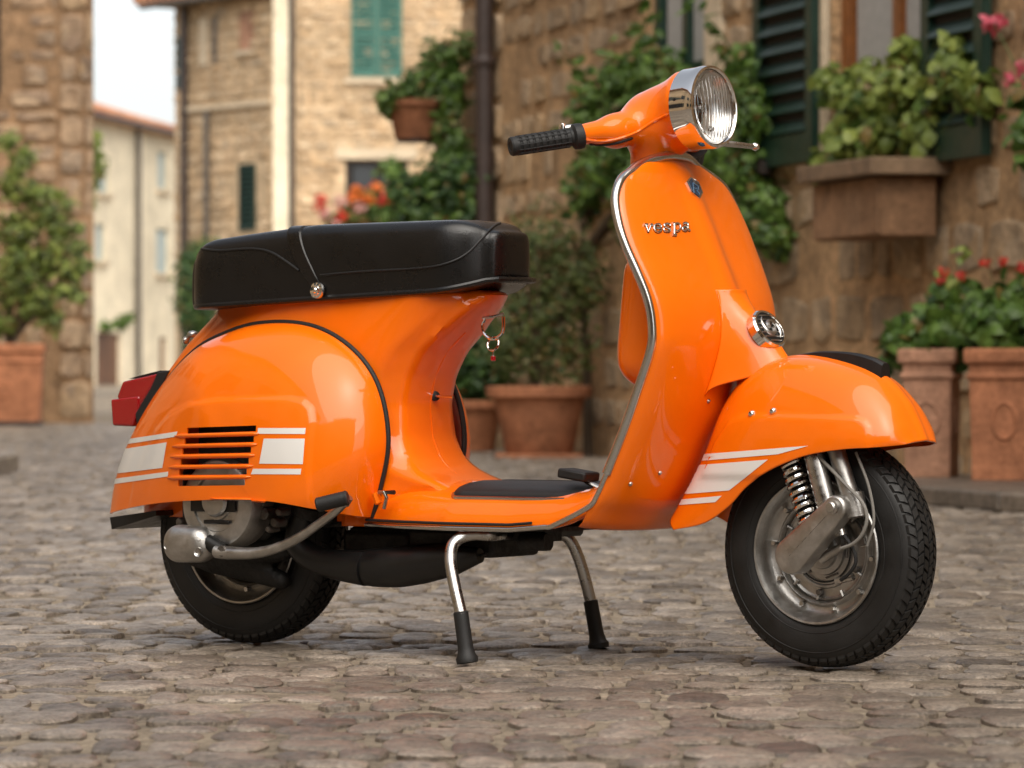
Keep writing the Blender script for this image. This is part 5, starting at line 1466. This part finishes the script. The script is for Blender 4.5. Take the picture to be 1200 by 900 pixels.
# ---- the two planters on the step
for (px_, dd, w_, lab, mt, sd_) in ((1092, 18.55, .22, 'weathered terracotta planter with garland relief, farther of the two on the step', 'terra_pale', 18), (1182, 18.1, .31, 'terracotta planter at the right edge, nearer of the two on the step', 'terra', 19)):
    q = at(px_, 500, dd)
    t = empty('square_planter', (q.x, q.y, gz(dd) + .0675), radians(-14)); tag(t, lab, 'planter')
    square_planter(t, w_, .31, .555, mt)
    g = empty('geranium_bush', (q.x, q.y, gz(dd) + .0675 + .51)); tag(g, 'dense green geranium bush with red blooms in the %s planter' % ('farther' if sd_ == 18 else 'nearer'), 'plant')
    z0 = g.location
    if sd_ == 18:
        bs = [(z0 + Vector((.02, 0, .12)), (.20, .2, .13)), (z0 + Vector((.10, .02, .22)), (.14, .16, .14)), (z0 + Vector((-.12, 0, .08)), (.10, .15, .09))]
        fl_ = [at(1105, 318, 18.4), at(1127, 322, 18.4), at(1103, 328, 18.5)]
    else:
        bs = [(z0 + Vector((0, 0, .14)), (.20, .2, .15)), (z0 + Vector((.10, .02, .24)), (.16, .16, .14)), (z0 + Vector((-.08, 0, .18)), (.12, .15, .14))]
        fl_ = [at(1155, 306, 18), at(1176, 307, 18), at(1199, 313, 18)]
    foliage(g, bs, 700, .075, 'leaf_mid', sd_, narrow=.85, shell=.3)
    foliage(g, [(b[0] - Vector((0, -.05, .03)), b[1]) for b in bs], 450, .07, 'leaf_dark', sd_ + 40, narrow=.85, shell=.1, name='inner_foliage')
    stems(g, [[z0 + Vector((rnd.uniform(-.1, .1), 0, .05)), (z0 + f)/2 + Vector((0, 0, .06)), f] for f in fl_], .004, 'greenstem', 'stalk')
    flowers(g, fl_, .022, 'petal_red', sd_)
    if sd_ == 18:
        tw = [at(1130, 295, 18.5), at(1118, 330, 18.5), at(1120, 360, 18.5)]
        stems(g, [tw[::-1]], .004, 'greenstem', 'sprig'); foliage(g, [(x, (.04, .04, .04), 1) for x in tw], 30, .05, 'leaf_light', 99, narrow=.6, name='sprig_leaves')
# ---- big laurel at the corner
q = at(522, 440, 28.2)
t = empty('corner_laurel', (q.x, q.y, gz(28))); tag(t, 'tall dark glossy laurel bush at the corner of the stone house', 'bush')
bs = []
for (x, y, rx, ry) in [(525,215,42,40),(495,250,36,40),(550,245,34,40),(520,290,50,50),(555,205,26,30),(480,225,24,26),(520,360,45,60),(520,430,40,50)]:
    c = at(x, y, 28.2); s = 28.2/F; bs.append((c, (rx*s, .25, ry*s)))
foliage(t, bs, 3600, .085, 'leaf_dark', 23, narrow=.5, shell=.3)
foliage(t, bs, 900, .08, 'leaf_mid', 24, narrow=.5, shell=.6, name='young_foliage')
stems(t, [[t.location, t.location + Vector((.02, 0, .7)), at(520, 260, 28.2)], [t.location, t.location + Vector((-.05, 0, .8)), at(490, 240, 28.2)], [t.location, t.location + Vector((.1, 0, .8)), at(550, 230, 28.2)]], .03)
# ---- hanging pot
q = at(487, 163, 28.6)
t = empty('hanging_pot', q); tag(t, 'terracotta pot of leafy greens hung high at the house corner', 'hanging pot')
round_pot(t, .14, .19, .26, .018)
a_ = at(487, 163, 28.6) - q
MB().tube([(-.0, 0, -.012), (.15, .1, -.012), (.34, .3, -.012)], .014, 8).build('bracket', M['brown_paint'], t)
MB().lathe([(.10, -.02), (.13, -.02), (.13, -.005), (.10, -.005)], (0, 0, 0), (0, 0, 1), 24).build('bracket_ring', M['brown_paint'], t)
bs = []
for (x, y, rx, ry) in [(520,70,26,30),(500,95,30,24),(480,105,28,18),(530,110,20,40),(455,118,16,16),(540,55,14,22),(525,160,22,30),(535,190,20,26)]:
    c = at(x, y, 28.5); s = 28.5/F; bs.append((c, (rx*s, .15, ry*s)))
foliage(t, bs, 1500, .075, 'leaf_mid', 25, narrow=.55, shell=.2)
foliage(t, bs, 500, .07, 'leaf_olive', 26, narrow=.5, shell=.2, name='dry_foliage')
# ---- flowers on the sill of the pale house
q = at(432, 262, 65.4)
t = empty('flower_trough', (q.x, q.y, q.z)); tag(t, 'trough of red and orange flowers on the pale house, above the seat', 'flower box')
MB().box((0, .1, -.12), (1.3, .4, .3)).build('trough', M['terra'], t, smooth=False, bevel=.02)
MB().box((0, .25, -.33), (1.1, .5, .10)).build('ledge', M['creamstone'], t, smooth=False)
bs = []
for (x, y, rx, ry) in [(440,240,40,24),(465,225,22,26),(415,250,22,14),(460,200,18,14),(395,258,16,10),(480,250,20,24)]:
    c = at(x, y, 65.2); s = 65.2/F; bs.append((c, (rx*s, .3, ry*s)))
foliage(t, bs, 900, .15, 'leaf_mid', 27, narrow=.7, shell=.2)
for mt, pts, sd_ in (('petal_red', [(377,232),(374,243),(449,232),(463,230),(400,255)], 6), ('petal_orange', [(419,222),(440,218),(412,232),(432,233),(424,229)], 7), ('petal_pale', [(382,250),(422,242),(400,235),(458,218),(392,262)], 8)):
    flowers(t, [at(x, y, 64.9) for x, y in pts], .085, mt, sd_, 30)
# ---- left planter and its shrub
dd = 37.6; q = at(8, 497, dd)
t = empty('square_planter', (q.x, dd, gz(dd)), radians(4)); tag(t, 'square terracotta planter standing before the brown house on the left', 'planter')
square_planter(t, .66, .6, .72, 'terra')
MB().box((0, 0, .01), (.62, .58, .06)).build('planter_foot', M['brown_paint'], t, smooth=False)
g = empty('light_green_shrub', (q.x, dd, gz(dd) + .66)); tag(g, 'feathery light green shrub growing in the left planter', 'shrub')
bs = []
for (x, y, rx, ry) in [(20,330,40,34),(55,300,32,24),(20,270,32,26),(55,252,30,18),(15,215,22,24),(82,318,20,16),(45,358,34,20),(5,380,22,16),(76,340,20,12),(28,185,16,18),(88,290,16,12),(98,310,12,9),(90,265,12,8),(80,240,12,8),(70,270,18,14),(36,225,18,18),(12,165,12,14),(60,228,14,10),(92,345,10,8),(25,300,28,20),(60,375,18,10)]:
    c = at(x, y, dd); s = dd/F; bs.append((c, (rx*s, .35, ry*s)))
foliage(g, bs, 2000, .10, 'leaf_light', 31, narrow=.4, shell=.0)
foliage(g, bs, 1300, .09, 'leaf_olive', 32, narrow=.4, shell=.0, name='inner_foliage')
for k in range(16):
    c = bs[k][0]; stems(g, [[g.location, (g.location + c)/2 + Vector((0, 0, .05)), c]], .014)
# ---- clipped bush by the wing, tuft on the corner, small plant at the far door
q = at(236, 440, 63.5)
t = empty('clipped_bush', (q.x, q.y, gz(63.5))); tag(t, 'rounded dark green bush against the narrow wing, behind the seat', 'bush')
bs = [(at(x, y, 63.5), (rx*63.5/F, .45, ry*63.5/F)) for x, y, rx, ry in [(236,330,36,48),(240,300,26,26),(230,365,28,30),(240,410,24,40)]]
foliage(t, bs, 2200, .10, 'leaf_dark', 33, shell=.5); foliage(t, bs, 500, .10, 'leaf_mid', 34, shell=.7, name='young_foliage')
stems(t, [[t.location, bs[3][0], bs[0][0]]], .05)
q = at(112, 195, 46)
t = empty('wall_creeper', q); tag(t, 'bright green creeper tuft peeping round the brown house corner', 'climber')
bs = [(at(x, y, 46), (rx*46/F, .2, ry*46/F)) for x, y, rx, ry in [(106,170,14,18),(112,190,16,14),(104,210,14,22),(108,160,8,10),(100,230,12,20)]]
foliage(t, bs, 420, .11, 'leaf_light', 35, shell=.2); stems(t, [[at(98, 260, 46.1), at(104, 210, 46.1), at(108, 165, 46.1)]], .015)
q = at(146, 378, 96)
t = empty('door_creeper', at(128, 383, 95)); tag(t, 'small green creeper over the brown door at the street end', 'climber')
bs = [(at(x, y, 100.3), (rx*100/F, .3, ry*100/F)) for x, y, rx, ry in [(122,382,14,5),(140,378,12,7),(150,372,6,8)]]
foliage(t, bs, 260, .16, 'leaf_mid', 36, shell=.2)
stems(t, [[at(110, 388, 100.3), at(128, 384, 100.3), at(152, 374, 100.3)]], .02)
